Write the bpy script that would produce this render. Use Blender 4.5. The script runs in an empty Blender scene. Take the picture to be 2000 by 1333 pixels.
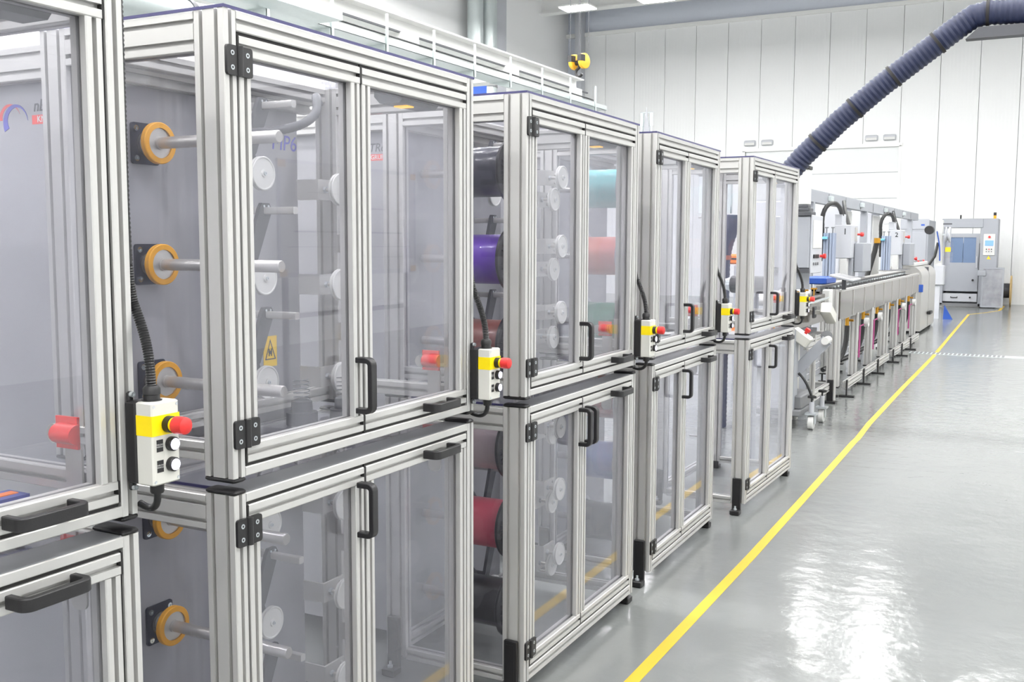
import bpy, math, random
from math import sin, cos, pi, radians, sqrt
from mathutils import Vector, Matrix

random.seed(7)
SC = bpy.context.scene
COL = SC.collection

# ------------------------------------------------------------------ camera
YAW, PITCH, ROLL = radians(27.8606), radians(5.5177), radians(0.1993)
F_PX = 1986.4652
CAM = Vector((1.6246, 0.0, 1.6648))
_F = Vector((-sin(YAW) * cos(PITCH), cos(YAW) * cos(PITCH), -sin(PITCH)))
_R = Vector((cos(YAW), sin(YAW), 0))
_U = _R.cross(_F)
_R2 = _R * cos(ROLL) + _U * sin(ROLL)
_U2 = -_R * sin(ROLL) + _U * cos(ROLL)
cd = bpy.data.cameras.new('camera')
cd.sensor_width = 36.0
cd.sensor_fit = 'HORIZONTAL'
cd.lens = F_PX / 2000.0 * 36.0
cd.clip_start = 0.05
cd.clip_end = 200
cam = bpy.data.objects.new('camera', cd)
COL.objects.link(cam)
m = Matrix.Identity(4)
for i in range(3):
    m[i][0], m[i][1], m[i][2], m[i][3] = _R2[i], _U2[i], -_F[i], CAM[i]
cam.matrix_world = m
SC.camera = cam

# ------------------------------------------------------------------ world and exposure
w = bpy.data.worlds.new('world')
SC.world = w
w.use_nodes = True
w.node_tree.nodes['Background'].inputs[0].default_value = (0.9, 0.95, 1.0, 1)
w.node_tree.nodes['Background'].inputs[1].default_value = 0.6
SC.view_settings.view_transform = 'Standard'
SC.view_settings.look = 'None'
SC.view_settings.gamma = 1.0
SC.view_settings.use_curve_mapping = False
SC.view_settings.exposure = 0.0
LAMP_STRENGTH = 82.0
SC.cycles.max_bounces = 10
SC.cycles.diffuse_bounces = 4
SC.cycles.glossy_bounces = 4
SC.cycles.transparent_max_bounces = 40
SC.cycles.transmission_bounces = 6
SC.cycles.sample_clamp_indirect = 6.0
SC.cycles.caustics_reflective = False
SC.cycles.caustics_refractive = False

# ------------------------------------------------------------------ materials
def srgb(r, g, b):
    def c(v):
        v /= 255.0
        return v / 12.92 if v <= 0.04045 else ((v + 0.055) / 1.055) ** 2.4
    return (c(r), c(g), c(b), 1.0)

MATS = {}
def mat(name, col, rough=0.5, metal=0.0, noise=0.0, nscale=20.0, bump=0.0, bscale=60.0, emit=None, estr=0.0,
        stretch=None, coat=0.0, spec=0.5):
    mt = bpy.data.materials.new(name)
    mt.use_nodes = True
    nt = mt.node_tree
    b = nt.nodes['Principled BSDF']
    b.inputs['Base Color'].default_value = col
    b.inputs['Roughness'].default_value = rough
    b.inputs['Metallic'].default_value = metal
    b.inputs['Specular IOR Level'].default_value = spec
    if coat:
        b.inputs['Coat Weight'].default_value = coat
        b.inputs['Coat Roughness'].default_value = 0.1
    if emit is not None:
        b.inputs['Emission Color'].default_value = emit
        b.inputs['Emission Strength'].default_value = estr
    if noise or bump:
        tc = nt.nodes.new('ShaderNodeTexCoord')
        mp = nt.nodes.new('ShaderNodeMapping')
        if stretch:
            mp.inputs['Scale'].default_value = stretch
        nt.links.new(tc.outputs['Object'], mp.inputs['Vector'])
    if noise:
        n = nt.nodes.new('ShaderNodeTexNoise')
        n.inputs['Scale'].default_value = nscale
        n.inputs['Detail'].default_value = 4
        nt.links.new(mp.outputs[0], n.inputs['Vector'])
        mx = nt.nodes.new('ShaderNodeMixRGB')
        mx.inputs[1].default_value = tuple(c * (1 - noise) for c in col[:3]) + (1,)
        mx.inputs[2].default_value = tuple(min(1, c * (1 + noise)) for c in col[:3]) + (1,)
        nt.links.new(n.outputs['Fac'], mx.inputs[0])
        nt.links.new(mx.outputs[0], b.inputs['Base Color'])
    if bump:
        n2 = nt.nodes.new('ShaderNodeTexNoise')
        n2.inputs['Scale'].default_value = bscale
        nt.links.new(mp.outputs[0], n2.inputs['Vector'])
        bp = nt.nodes.new('ShaderNodeBump')
        bp.inputs['Strength'].default_value = bump
        bp.inputs['Distance'].default_value = 0.01
        nt.links.new(n2.outputs['Fac'], bp.inputs['Height'])
        nt.links.new(bp.outputs[0], b.inputs['Normal'])
    MATS[name] = mt
    return mt

mat('aluminium', srgb(203, 202, 200), 0.4, 0.42, noise=0.02, nscale=5)
mat('panel_grey', srgb(160, 160, 165), 0.45, 0.15, noise=0.03, nscale=3)
mat('machine_grey', srgb(160, 163, 170), 0.5, 0.0, noise=0.03, nscale=3)
mat('machine_grey_blue', srgb(150, 160, 180), 0.5, 0.0, noise=0.03, nscale=3)
mat('light_grey', srgb(190, 192, 198), 0.5, 0.0, noise=0.02, nscale=3)
mat('dark_grey', srgb(78, 79, 84), 0.5, 0.1, noise=0.05, nscale=12)
mat('mid_grey', srgb(120, 121, 124), 0.5, 0.1, noise=0.05, nscale=12)
mat('black_plastic', srgb(28, 27, 29), 0.42, 0.0, bump=0.05, bscale=300)
mat('black_matt', srgb(34, 32, 32), 0.7, 0.0, noise=0.05)
mat('blue_black_plate', srgb(36, 40, 56), 0.35, 0.5, noise=0.1, nscale=30)
mat('steel', srgb(170, 166, 160), 0.25, 0.9, noise=0.06, nscale=15, stretch=(1, 12, 12))
mat('steel_brushed', srgb(205, 203, 200), 0.35, 0.7, noise=0.04, nscale=10)
mat('stainless', srgb(128, 121, 115), 0.13, 0.92, noise=0.05, nscale=4)
mat('zinc', srgb(205, 210, 214), 0.3, 0.7, noise=0.05, nscale=40)
mat('chrome', srgb(215, 222, 224), 0.12, 0.9, noise=0.02, nscale=10)
mat('galvanised', srgb(206, 214, 214), 0.4, 0.5, noise=0.05, nscale=30)
mat('yellow_rubber', srgb(226, 160, 10), 0.5, 0.0, noise=0.05, nscale=40)
mat('sign_yellow', srgb(248, 205, 30), 0.5, 0.0, noise=0.02)
mat('box_yellow', srgb(252, 224, 0), 0.45, 0.0, noise=0.02)
mat('box_white', srgb(214, 213, 206), 0.45, 0.0, noise=0.01)
mat('white_plastic', srgb(214, 214, 212), 0.4, 0.0, noise=0.01)
mat('red_plastic', srgb(214, 48, 46), 0.38, 0.0, noise=0.03, nscale=30)
mat('interlock_red', srgb(226, 50, 48), 0.4, 0.0, noise=0.03, nscale=30)
mat('orange', srgb(240, 120, 20), 0.45, 0.0, noise=0.05)
mat('blue_paint', srgb(40, 80, 165), 0.45, 0.0, noise=0.05)
mat('blue_plastic', srgb(60, 70, 150), 0.45, 0.0, noise=0.05)
mat('logo_blue', srgb(70, 70, 180), 0.5, 0.0, noise=0.01)
mat('logo_red', srgb(225, 60, 55), 0.5, 0.0, noise=0.01)
mat('logo_grey', srgb(70, 72, 78), 0.5, 0.0, noise=0.01)
mat('ink', srgb(35, 35, 38), 0.6, 0.0, noise=0.01)
mat('roof_edge', srgb(60, 58, 105), 0.3, 0.0, noise=0.05)
mat('hose_blue', srgb(28, 36, 66), 0.5, 0.0, noise=0.12, nscale=25)
mat('hose_black', srgb(26, 26, 28), 0.38, 0.0, noise=0.05)
mat('wood', srgb(205, 175, 120), 0.6, 0.0, noise=0.1, nscale=12)
mat('brass', srgb(190, 140, 50), 0.3, 0.8, noise=0.05)
mat('tape_yellow', srgb(216, 180, 48), 0.42, 0.0, noise=0.05, nscale=9)
mat('wall_white', srgb(238, 239, 238), 0.55, 0.0, noise=0.015, nscale=0.6)
mat('wall_left_white', srgb(252, 252, 252), 0.55, 0.0, noise=0.01, nscale=0.6)
mat('trim_white', srgb(240, 240, 238), 0.5, 0.0, noise=0.01)
mat('band_grey', srgb(222, 227, 238), 0.5, 0.0, noise=0.02)
mat('ceiling_grey', srgb(165, 166, 168), 0.6, 0.0, noise=0.04, nscale=2)
mat('wall_rib', srgb(240, 241, 241), 0.5, 0.0, noise=0.01)
mat('door_grey', srgb(226, 228, 228), 0.5, 0.0, noise=0.01)
mat('crane_yellow', srgb(238, 180, 50), 0.4, 0.0, noise=0.04)
mat('screen_blue', srgb(120, 160, 210), 0.2, 0.0, noise=0.05, emit=srgb(120, 160, 215), estr=0.5)
mat('window_blue', srgb(120, 140, 172), 0.15, 0.2, noise=0.05)
mat('beacon_orange', srgb(250, 150, 30), 0.3, 0.0, noise=0.02, emit=srgb(250, 140, 20), estr=0.4)
mat('button_lit', srgb(240, 240, 255), 0.3, 0.0, noise=0.01, emit=srgb(232, 228, 255), estr=2.2)
mat('led_yellow', srgb(255, 200, 40), 0.3, 0.0, noise=0.01, emit=srgb(255, 190, 30), estr=1.0)
mat('pink_pipe', srgb(165, 72, 125), 0.45, 0.0, noise=0.03)
mat('copper_red', srgb(150, 80, 60), 0.45, 0.2, noise=0.08)
mat('light_blue', srgb(120, 190, 215), 0.4, 0.0, noise=0.03)

# lamp diffuser: gives off light
ml = bpy.data.materials.new('lamp_diffuser')
ml.use_nodes = True
nt = ml.node_tree
nt.nodes.clear()
o_ = nt.nodes.new('ShaderNodeOutputMaterial')
e_ = nt.nodes.new('ShaderNodeEmission')
e_.inputs[0].default_value = (1.0, 0.995, 0.985, 1)
e_.inputs[1].default_value = LAMP_STRENGTH
nt.links.new(e_.outputs[0], o_.inputs[0])
MATS['lamp_diffuser'] = ml

# clear sheet (scuffed polycarbonate): transparent + Fresnel reflection + a little haze
def sheet(name, tint, haze, hazecol, rough):
    mg = bpy.data.materials.new(name)
    mg.use_nodes = True
    nt = mg.node_tree
    nt.nodes.clear()
    out = nt.nodes.new('ShaderNodeOutputMaterial')
    tr = nt.nodes.new('ShaderNodeBsdfTransparent')
    tr.inputs[0].default_value = tint
    df = nt.nodes.new('ShaderNodeBsdfDiffuse')
    df.inputs[0].default_value = hazecol
    gl = nt.nodes.new('ShaderNodeBsdfGlossy')
    gl.inputs['Color'].default_value = (0.95, 0.95, 1, 1)
    gl.inputs['Roughness'].default_value = rough
    fr = nt.nodes.new('ShaderNodeFresnel')
    ge = nt.nodes.new('ShaderNodeNewGeometry')
    io = nt.nodes.new('ShaderNodeMapRange')      # same reflectance on both faces of the sheet
    io.inputs['To Min'].default_value = 1.5
    io.inputs['To Max'].default_value = 1.0 / 1.5
    nt.links.new(ge.outputs['Backfacing'], io.inputs['Value'])
    nt.links.new(io.outputs[0], fr.inputs['IOR'])
    m1 = nt.nodes.new('ShaderNodeMixShader')
    m2 = nt.nodes.new('ShaderNodeMixShader')
    tc = nt.nodes.new('ShaderNodeTexCoord')
    ns = nt.nodes.new('ShaderNodeTexNoise')
    ns.inputs['Scale'].default_value = 6
    ns.inputs['Detail'].default_value = 8
    nt.links.new(tc.outputs['Object'], ns.inputs['Vector'])
    mr = nt.nodes.new('ShaderNodeMapRange')
    mr.inputs['From Min'].default_value = 0.3
    mr.inputs['From Max'].default_value = 0.7
    mr.inputs['To Min'].default_value = haze * 0.7
    mr.inputs['To Max'].default_value = haze * 1.3
    nt.links.new(ns.outputs['Fac'], mr.inputs['Value'])
    nt.links.new(mr.outputs[0], m1.inputs[0])
    nt.links.new(tr.outputs[0], m1.inputs[1])
    nt.links.new(df.outputs[0], m1.inputs[2])
    nt.links.new(fr.outputs[0], m2.inputs[0])
    nt.links.new(m1.outputs[0], m2.inputs[1])
    nt.links.new(gl.outputs[0], m2.inputs[2])
    nt.links.new(m2.outputs[0], out.inputs[0])
    MATS[name] = mg
sheet('clear_sheet', (0.97, 0.97, 0.985, 1), 0.03, (0.85, 0.85, 0.95, 1), 0.012)
sheet('side_sheet', (0.96, 0.96, 0.975, 1), 0.018, (0.85, 0.85, 0.95, 1), 0.02)
sheet('mesh_sheet', (0.8, 0.8, 0.82, 1), 0.45, (0.55, 0.56, 0.6, 1), 0.3)

# floor: grey epoxy
mf = mat('floor_epoxy', srgb(176, 180, 178), 0.2, 0.0)
nt = mf.node_tree
b = nt.nodes['Principled BSDF']
tc = nt.nodes.new('ShaderNodeTexCoord')
n1 = nt.nodes.new('ShaderNodeTexNoise'); n1.inputs['Scale'].default_value = 0.55; n1.inputs['Detail'].default_value = 5
n2 = nt.nodes.new('ShaderNodeTexNoise'); n2.inputs['Scale'].default_value = 7; n2.inputs['Detail'].default_value = 6
nt.links.new(tc.outputs['Object'], n1.inputs['Vector'])
nt.links.new(tc.outputs['Object'], n2.inputs['Vector'])
cr = nt.nodes.new('ShaderNodeMixRGB')
cr.inputs[1].default_value = srgb(120, 123, 123)
cr.inputs[2].default_value = srgb(135, 137, 135)
nt.links.new(n1.outputs['Fac'], cr.inputs[0])
nt.links.new(cr.outputs[0], b.inputs['Base Color'])
mr = nt.nodes.new('ShaderNodeMapRange')
mr.inputs['To Min'].default_value = 0.09
mr.inputs['To Max'].default_value = 0.2
nt.links.new(n1.outputs['Fac'], mr.inputs['Value'])
nt.links.new(mr.outputs[0], b.inputs['Roughness'])
bp = nt.nodes.new('ShaderNodeBump')
bp.inputs['Strength'].default_value = 0.5
bp.inputs['Distance'].default_value = 0.01
nt.links.new(n2.outputs['Fac'], bp.inputs['Height'])
nt.links.new(bp.outputs[0], b.inputs['Normal'])

# fine vertical ribs on the sandwich panels of the back wall
mw = MATS['wall_rib']
nt = mw.node_tree
b = nt.nodes['Principled BSDF']
tc = nt.nodes.new('ShaderNodeTexCoord')
wv = nt.nodes.new('ShaderNodeTexWave')
wv.inputs['Scale'].default_value = 3.2
wv.bands_direction = 'X'
nt.links.new(tc.outputs['Object'], wv.inputs['Vector'])
bp = nt.nodes.new('ShaderNodeBump')
bp.inputs['Strength'].default_value = 0.10
bp.inputs['Distance'].default_value = 0.02
nt.links.new(wv.outputs['Fac'], bp.inputs['Height'])
nt.links.new(bp.outputs[0], b.inputs['Normal'])

# ------------------------------------------------------------------ mesh builder
class MB:
    def __init__(s):
        s.v = []; s.f = []; s.sm = []
    def add(s, vs, fs, smooth=False):
        o = len(s.v)
        s.v += [tuple(v) for v in vs]
        s.f += [tuple(i + o for i in f) for f in fs]
        s.sm += [smooth] * len(fs)
        return s
    def box(s, x0, x1, y0, y1, z0, z1):
        vs = [(x, y, z) for x in (x0, x1) for y in (y0, y1) for z in (z0, z1)]
        return s.add(vs, [(0, 1, 3, 2), (4, 6, 7, 5), (0, 4, 5, 1), (2, 3, 7, 6), (0, 2, 6, 4), (1, 5, 7, 3)])
    def bbox(s, x0, x1, y0, y1, z0, z1, b=0.003):
        # box with chamfered vertical/horizontal edges (three stacked rings)
        def ring(z, i):
            return [(x0 + i + b, y0 + i, z), (x1 - i - b, y0 + i, z), (x1 - i, y0 + i + b, z), (x1 - i, y1 - i - b, z),
                    (x1 - i - b, y1 - i, z), (x0 + i + b, y1 - i, z), (x0 + i, y1 - i - b, z), (x0 + i, y0 + i + b, z)]
        vs = ring(z0, b) + ring(z0 + b, 0) + ring(z1 - b, 0) + ring(z1, b)
        fs = [tuple(reversed(range(8))), tuple(range(24, 32))]
        for k in range(3):
            for i in range(8):
                j = (i + 1) % 8
                fs.append((k * 8 + i, k * 8 + j, k * 8 + 8 + j, k * 8 + 8 + i))
        return s.add(vs, fs)
    def prism(s, pts, axis, a, bb, smooth=False):
        # polygon pts (2D, ccw) extruded along axis from a to bb
        def P(u, v, t):
            return (t, u, v) if axis == 'x' else ((u, t, v) if axis == 'y' else (u, v, t))
        n = len(pts)
        vs = [P(u, v, a) for u, v in pts] + [P(u, v, bb) for u, v in pts]
        fs = [tuple(reversed(range(n))), tuple(range(n, 2 * n))]
        o = len(s.v)
        s.add(vs, fs)
        s.f += [(o + i, o + (i + 1) % n, o + n + (i + 1) % n, o + n + i) for i in range(n)]
        s.sm += [smooth] * n
        return s
    def lathe(s, prof, axis='x', c=(0, 0, 0), n=28, smooth=True, loop=False):
        # prof: list of (t along axis, radius)
        vs = []; fs = []
        for t, r in prof:
            for k in range(n):
                a = 2 * pi * k / n
                p, q = r * cos(a), r * sin(a)
                if axis == 'x': v = (t, p, q)
                elif axis == 'y': v = (q, t, p)
                else: v = (p, q, t)
                vs.append((v[0] + c[0], v[1] + c[1], v[2] + c[2]))
        m = len(prof)
        for i in range(m - 1):
            for k in range(n):
                j = (k + 1) % n
                fs.append((i * n + k, i * n + j, (i + 1) * n + j, (i + 1) * n + k))
        if loop:
            for k in range(n):
                j = (k + 1) % n
                fs.append(((m - 1) * n + k, (m - 1) * n + j, j, k))
        o = len(s.v)
        s.add(vs, fs, smooth)
        if loop: return s
        if prof[0][1] > 1e-6:
            s.f.append(tuple(o + k for k in reversed(range(n)))); s.sm.append(False)
        if prof[-1][1] > 1e-6:
            s.f.append(tuple(o + (m - 1) * n + k for k in range(n))); s.sm.append(False)
        return s
    def cyl(s, axis, c, t0, t1, r, n=20):
        return s.lathe([(t0, r), (t1, r)], axis, c, n)
    def tube(s, pts, r, n=10, rib=0.0, step=None, smooth=True):
        # tube along a polyline (resampled); rib adds a ring relief
        P = [Vector(p) for p in pts]
        if step:
            L = [0]
            for i in range(1, len(P)): L.append(L[-1] + (P[i] - P[i - 1]).length)
            N = max(2, int(L[-1] / step))
            Q = []
            k = 0
            for i in range(N + 1):
                d = L[-1] * i / N
                while k < len(P) - 2 and L[k + 1] < d: k += 1
                seg = L[k + 1] - L[k]
                Q.append(P[k].lerp(P[k + 1], (d - L[k]) / seg if seg else 0))
            P = Q
        up = None
        vs = []; fs = []
        for i, p in enumerate(P):
            t = (P[min(i + 1, len(P) - 1)] - P[max(i - 1, 0)]).normalized()
            if up is None:
                up = Vector((0, 0, 1)) if abs(t.z) < 0.9 else Vector((1, 0, 0))
            a = t.cross(up).normalized()
            up = a.cross(t).normalized()
            rr = r * (1 + (rib if i % 2 else -rib))
            for k in range(n):
                q = 2 * pi * k / n
                vs.append(p + a * (rr * cos(q)) + up * (rr * sin(q)))
        for i in range(len(P) - 1):
            for k in range(n):
                j = (k + 1) % n
                fs.append((i * n + k, i * n + j, (i + 1) * n + j, (i + 1) * n + k))
        o = len(s.v)
        s.add(vs, fs, smooth)
        s.f.append(tuple(o + k for k in reversed(range(n)))); s.sm.append(False)
        s.f.append(tuple(o + (len(P) - 1) * n + k for k in range(n))); s.sm.append(False)
        return s
    def sweep(s, pts, wdir, wid, thk):
        # rectangular bar along a planar polyline; wdir is the constant width direction
        P = [Vector(p) for p in pts]; W = Vector(wdir).normalized()
        vs = []; fs = []
        for i, p in enumerate(P):
            if i == 0: t = (P[1] - p).normalized(); k = 1
            elif i == len(P) - 1: t = (p - P[i - 1]).normalized(); k = 1
            else:
                t1 = (p - P[i - 1]).normalized(); t2 = (P[i + 1] - p).normalized()
                t = (t1 + t2).normalized(); k = 1 / max(0.3, t.dot(t1))
            nrm = W.cross(t).normalized()
            b = min(wid, thk) * 0.12
            for u, q in ((-wid / 2 + b, -thk / 2), (wid / 2 - b, -thk / 2), (wid / 2, -thk / 2 + b), (wid / 2, thk / 2 - b),
                         (wid / 2 - b, thk / 2), (-wid / 2 + b, thk / 2), (-wid / 2, thk / 2 - b), (-wid / 2, -thk / 2 + b)):
                vs.append(p + W * u + nrm * (q * k))
        for i in range(len(P) - 1):
            for k in range(8):
                j = (k + 1) % 8
                fs.append((i * 8 + k, i * 8 + j, i * 8 + 8 + j, i * 8 + 8 + k))
        fs.append(tuple(reversed(range(8))))
        fs.append(tuple(range((len(P) - 1) * 8, len(P) * 8)))
        return s.add(vs, fs)
    def slot(s, axis, a, bb, u0, u1, v0, v1, mod=0.045, g=0.0105, d=0.0125):
        # T-slot extrusion: section u0..u1 x v0..v1 along axis a..bb
        c = 0.0022
        def side(l):
            k = max(1, round(l / mod)); out = []
            for i in range(k):
                mid = l * (i + 0.5) / k
                out += [(mid - g / 2, 0), (mid - g / 2, d), (mid + g / 2, d), (mid + g / 2, 0)]
            return out
        wu, wv = u1 - u0, v1 - v0
        pts = []
        pts += [(u0 + c, v0)] + [(u0 + t, v0 + q) for t, q in side(wu)] + [(u1 - c, v0), (u1, v0 + c)]
        pts += [(u1 - q, v0 + t) for t, q in side(wv)] + [(u1, v1 - c), (u1 - c, v1)]
        pts += [(u1 - t, v1 - q) for t, q in side(wu)] + [(u0 + c, v1), (u0, v1 - c)]
        pts += [(u0 + q, v1 - t) for t, q in side(wv)] + [(u0, v0 + c)]
        if axis == 'y':
            pts = pts[::-1]
        return s.prism(pts, axis, a, bb)
    def mesh(s, name, mname):
        me = bpy.data.meshes.new(name)
        me.from_pydata(s.v, [], s.f)
        me.polygons.foreach_set('use_smooth', s.sm)
        me.materials.append(MATS[mname])
        me.update()
        me.set_sharp_from_angle(angle=radians(38))
        return me

def obj(name, mb, mname, parent=None, loc=(0, 0, 0), rot=(0, 0, 0)):
    me = mb.mesh(name, mname) if isinstance(mb, MB) else mb
    o = bpy.data.objects.new(name, me)
    COL.objects.link(o)
    o.parent = parent
    o.location = loc
    o.rotation_euler = rot
    return o

def tag(o, label, cat, group=None):
    o['label'] = label; o['category'] = cat
    if group: o['group'] = group
    return o

def thing(name, label, cat, loc=(0, 0, 0), rz=0.0, group=None):
    o = bpy.data.objects.new(name, None)
    o.empty_display_size = 0.1
    COL.objects.link(o)
    o.location = loc
    o.rotation_euler = (0, 0, rz)
    return tag(o, label, cat, group)

def struct(name, mb, mname, parent=None):
    o = obj(name, mb, mname, parent)
    if parent is None: o['kind'] = 'structure'
    return o

def copy_tree(o, parent=None):
    c = o.copy()
    COL.objects.link(c)
    c.parent = parent
    for ch in list(o.children):
        copy_tree(ch, c)
    return c

def text_mesh(name, body, size, mname, extrude=0.0004, shear=0.0, bold=0.0):
    cu = bpy.data.curves.new(name, 'FONT')
    cu.body = body
    cu.size = size
    cu.extrude = extrude
    cu.shear = shear
    cu.offset = bold
    cu.align_x = 'CENTER'
    cu.align_y = 'CENTER'
    cu.resolution_u = 3
    o = bpy.data.objects.new(name, cu)
    COL.objects.link(o)
    dg = bpy.context.evaluated_depsgraph_get()
    me = bpy.data.meshes.new_from_object(o.evaluated_get(dg))
    bpy.data.objects.remove(o)
    bpy.data.curves.remove(cu)
    me.materials.clear()
    me.materials.append(MATS[mname])
    return me

def circ(r, n=20, c=(0, 0), a0=0, a1=2 * pi):
    return [(c[0] + r * cos(a0 + (a1 - a0) * k / n), c[1] + r * sin(a0 + (a1 - a0) * k / n)) for k in range(n)]

def rrect(x0, x1, y0, y1, r, n=4):
    out = []
    for cx, cy, a in ((x1 - r, y0 + r, -pi / 2), (x1 - r, y1 - r, 0), (x0 + r, y1 - r, pi / 2), (x0 + r, y0 + r, pi)):
        for k in range(n + 1):
            t = a + pi / 2 * k / n
            out.append((cx + r * cos(t), cy + r * sin(t)))
    return out

def bez(p0, p1, p2, p3, n=14):
    out = []
    for i in range(n + 1):
        t = i / n
        out.append(tuple((1 - t) ** 3 * a + 3 * (1 - t) ** 2 * t * b_ + 3 * (1 - t) * t * t * c + t ** 3 * d
                         for a, b_, c, d in zip(p0, p1, p2, p3)))
    return out

# ------------------------------------------------------------------ the hall
YB, XL, XR, YF, ZC = 31.5, -13.0, 9.0, -8.0, 9.8
struct('floor', MB().box(XL, XR, YF, YB + 0.4, -0.12, 0), 'floor_epoxy')
struct('ceiling', MB().box(XL, XR, YF, YB + 0.4, ZC, ZC + 0.2), 'ceiling_grey')
struct('wall_left', MB().box(XL - 0.2, XL, YF, YB + 0.4, 0, ZC), 'wall_left_white')
struct('wall_right', MB().box(XR, XR + 0.2, YF, YB + 0.4, 0, ZC), 'wall_white')
struct('wall_front', MB().box(XL, XR, YF - 0.2, YF, 0, ZC), 'wall_white')
wb = struct('wall_back', MB().box(XL, XR, YB + 0.12, YB + 0.35, 0, ZC), 'band_grey')
GX0, GX1, GZ = -6.9, -2.42, 4.5
x = -12.62
k = 0
SEAMS = []
while x < XR - 0.1:
    SEAMS.append(x); x += 1.02
for a in SEAMS:
    b0, b1 = a + 0.012, min(XR - 0.02, a + 1.02)
    g = MB()
    if b1 <= GX0 or b0 >= GX1:
        g.box(b0, b1, YB, YB + 0.11, 0, 8.44)
    else:
        g.box(b0, b1, YB, YB + 0.11, GZ, 8.44)
        if b0 < GX0: g.box(b0, GX0, YB, YB + 0.11, 0, GZ)
        if b1 > GX1: g.box(GX1, b1, YB, YB + 0.11, 0, GZ)
    obj('wall_panel', g, 'wall_rib', wb)
struct('trim_1', MB().box(XL, XR, YB - 0.06, YB + 0.12, 8.44, 8.56), 'trim_white')
# vertical post in the far corner
struct('trim_2', MB().box(-12.55, -12.32, YB - 0.35, YB - 0.02, 0, ZC), 'light_grey')
# wide sectional door in the back wall
dr = struct('door_1', MB().box(GX0 - 0.08, GX1 + 0.1, YB - 0.03, YB + 0.1, GZ - 0.02, GZ + 0.08), 'trim_white')
obj('door_jamb', MB().box(GX1, GX1 + 0.07, YB - 0.03, YB + 0.1, 0, GZ), 'trim_white', dr)
obj('door_jamb', MB().box(GX0 - 0.07, GX0, YB - 0.03, YB + 0.1, 0, GZ), 'trim_white', dr)
for i in range(6):
    obj('door_section', MB().box(GX0, GX1, YB + 0.05, YB + 0.1, i * 0.75 + 0.004, (i + 1) * 0.75 - 0.006), 'door_grey', dr)
for n, xx in (('leftmost of the four', -6.75), ('second from left of the four', -6.22), ('third from left of the four', -3.18), ('rightmost of the four', -2.68)):
    e = thing('emergency_light', 'small white box lamp above the sectional door, ' + n, 'lamp', (xx, YB, GZ + 0.2), 0, 'box lamps above the door')
    obj('housing', MB().bbox(-0.17, 0.17, -0.1, 0, -0.04, 0.12, 0.02), 'light_grey', e)
    obj('lens', MB().bbox(-0.15, 0.15, -0.11, -0.1, -0.03, 0.05, 0.004), 'white_plastic', e)

# roof beams across the hall
for i, yy in enumerate((29.6, 22.0, 14.0, 6.0, -2.0)):
    g = MB().box(XL, XR, yy - 0.18, yy + 0.18, 8.83, 8.87).box(XL, XR, yy - 0.02, yy + 0.02, 8.87, ZC).box(XL, XR, yy - 0.18, yy + 0.18, ZC - 0.05, ZC)
    struct('trim_%d' % (10 + i), g, 'trim_white')

# lamps
def lamp(x, y, z, label, group):
    t = thing('ceiling_lamp', label, 'lamp', (x, y, z), 0, group)
    obj('housing', MB().bbox(-0.42, 0.42, -0.3, 0.3, 0.0, 0.05, 0.01), 'white_plastic', t)
    obj('diffuser', MB().box(-0.4, 0.4, -0.28, 0.28, -0.015, -0.001), 'lamp_diffuser', t)
    for sx in (-0.22, 0.22):
        obj('suspension_rod', MB().cyl('z', (sx, 0, 0), 0.05, ZC - z, 0.008, 6), 'galvanised', t)
    return t
base = None
for r, yy in enumerate((24.5, 19.5, 14.5, 9.5, 4.5, -0.5, -5.5)):
    for c, xx in enumerate((-9.45, -7.35, -3.3, -1.72, 3.3, 5.4, 7.5) if r == 0 else (-11.55, -9.45, -7.35, -5.25, -3.15, -1.05, 1.05, 3.15, 5.25, 7.35)):  # leftmost column of the unseen rows is added to brighten the left wall
        if r == 0 and c == 0: lb = 'lit rectangular ceiling lamp on two rods above the crane hook'
        elif r == 0 and c == 1: lb = 'lit rectangular ceiling lamp at the top edge right of the crane hook'
        else: lb = 'added rectangular ceiling lamp out of view, brightening the left and far walls'
        if base is None:
            base = lamp(xx, yy, 7.68, lb, 'rectangular hall lamps')
        else:
            t = copy_tree(base); t.location = (xx, yy, 7.68); t['label'] = lb

for yy in (22.0, 17.0, 12.0, 7.0):  # extra unseen lamps, added to brighten the left wall and far corner
    for xx in (-12.0, -9.9, -7.8):
        if yy > 20 and xx < -11: continue
        t = copy_tree(base); t.location = (xx, yy, 7.68)
        t['label'] = 'added rectangular ceiling lamp out of view, brightening the left and far walls'

# yellow floor tape
def ribbon(pts, wd, z0=0.0005, z1=0.002):
    g = MB()
    P = [Vector((a, b_, 0)) for a, b_ in pts]
    L = []; R = []
    for i, p in enumerate(P):
        t = (P[min(i + 1, len(P) - 1)] - P[max(i - 1, 0)]).normalized()
        nn = Vector((t.y, -t.x, 0)) * wd / 2
        L.append(p - nn); R.append(p + nn)
    vs = [(q.x, q.y, z) for z in (z0, z1) for q in L + R]
    n = len(P); fs = []
    for i in range(n - 1):
        fs.append((2 * n + i, 2 * n + n + i, 2 * n + n + i + 1, 2 * n + i + 1))
        fs.append((i, i + 1, n + i + 1, n + i))
        fs.append((i, 2 * n + i, 2 * n + i + 1, i + 1))
        fs.append((n + i, n + i + 1, 3 * n + i + 1, 3 * n + i))
    return g.add(vs, fs)
pts = [(0.305, 0.8), (0.295, 2.0), (0.288, 3.5), (0.282, 5.27), (0.262, 6.6), (0.235, 8.2), (0.222, 8.83), (0.225, 9.0), (0.196, 9.82), (0.165, 12.5), (0.139, 16.0), (0.03, 21.5), (-0.06, 26.43)]
tag(obj('floor_tape', ribbon(pts, 0.052), 'tape_yellow'), 'long yellow marking tape running down the grey floor beside the cabinets', 'floor tape')
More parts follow.
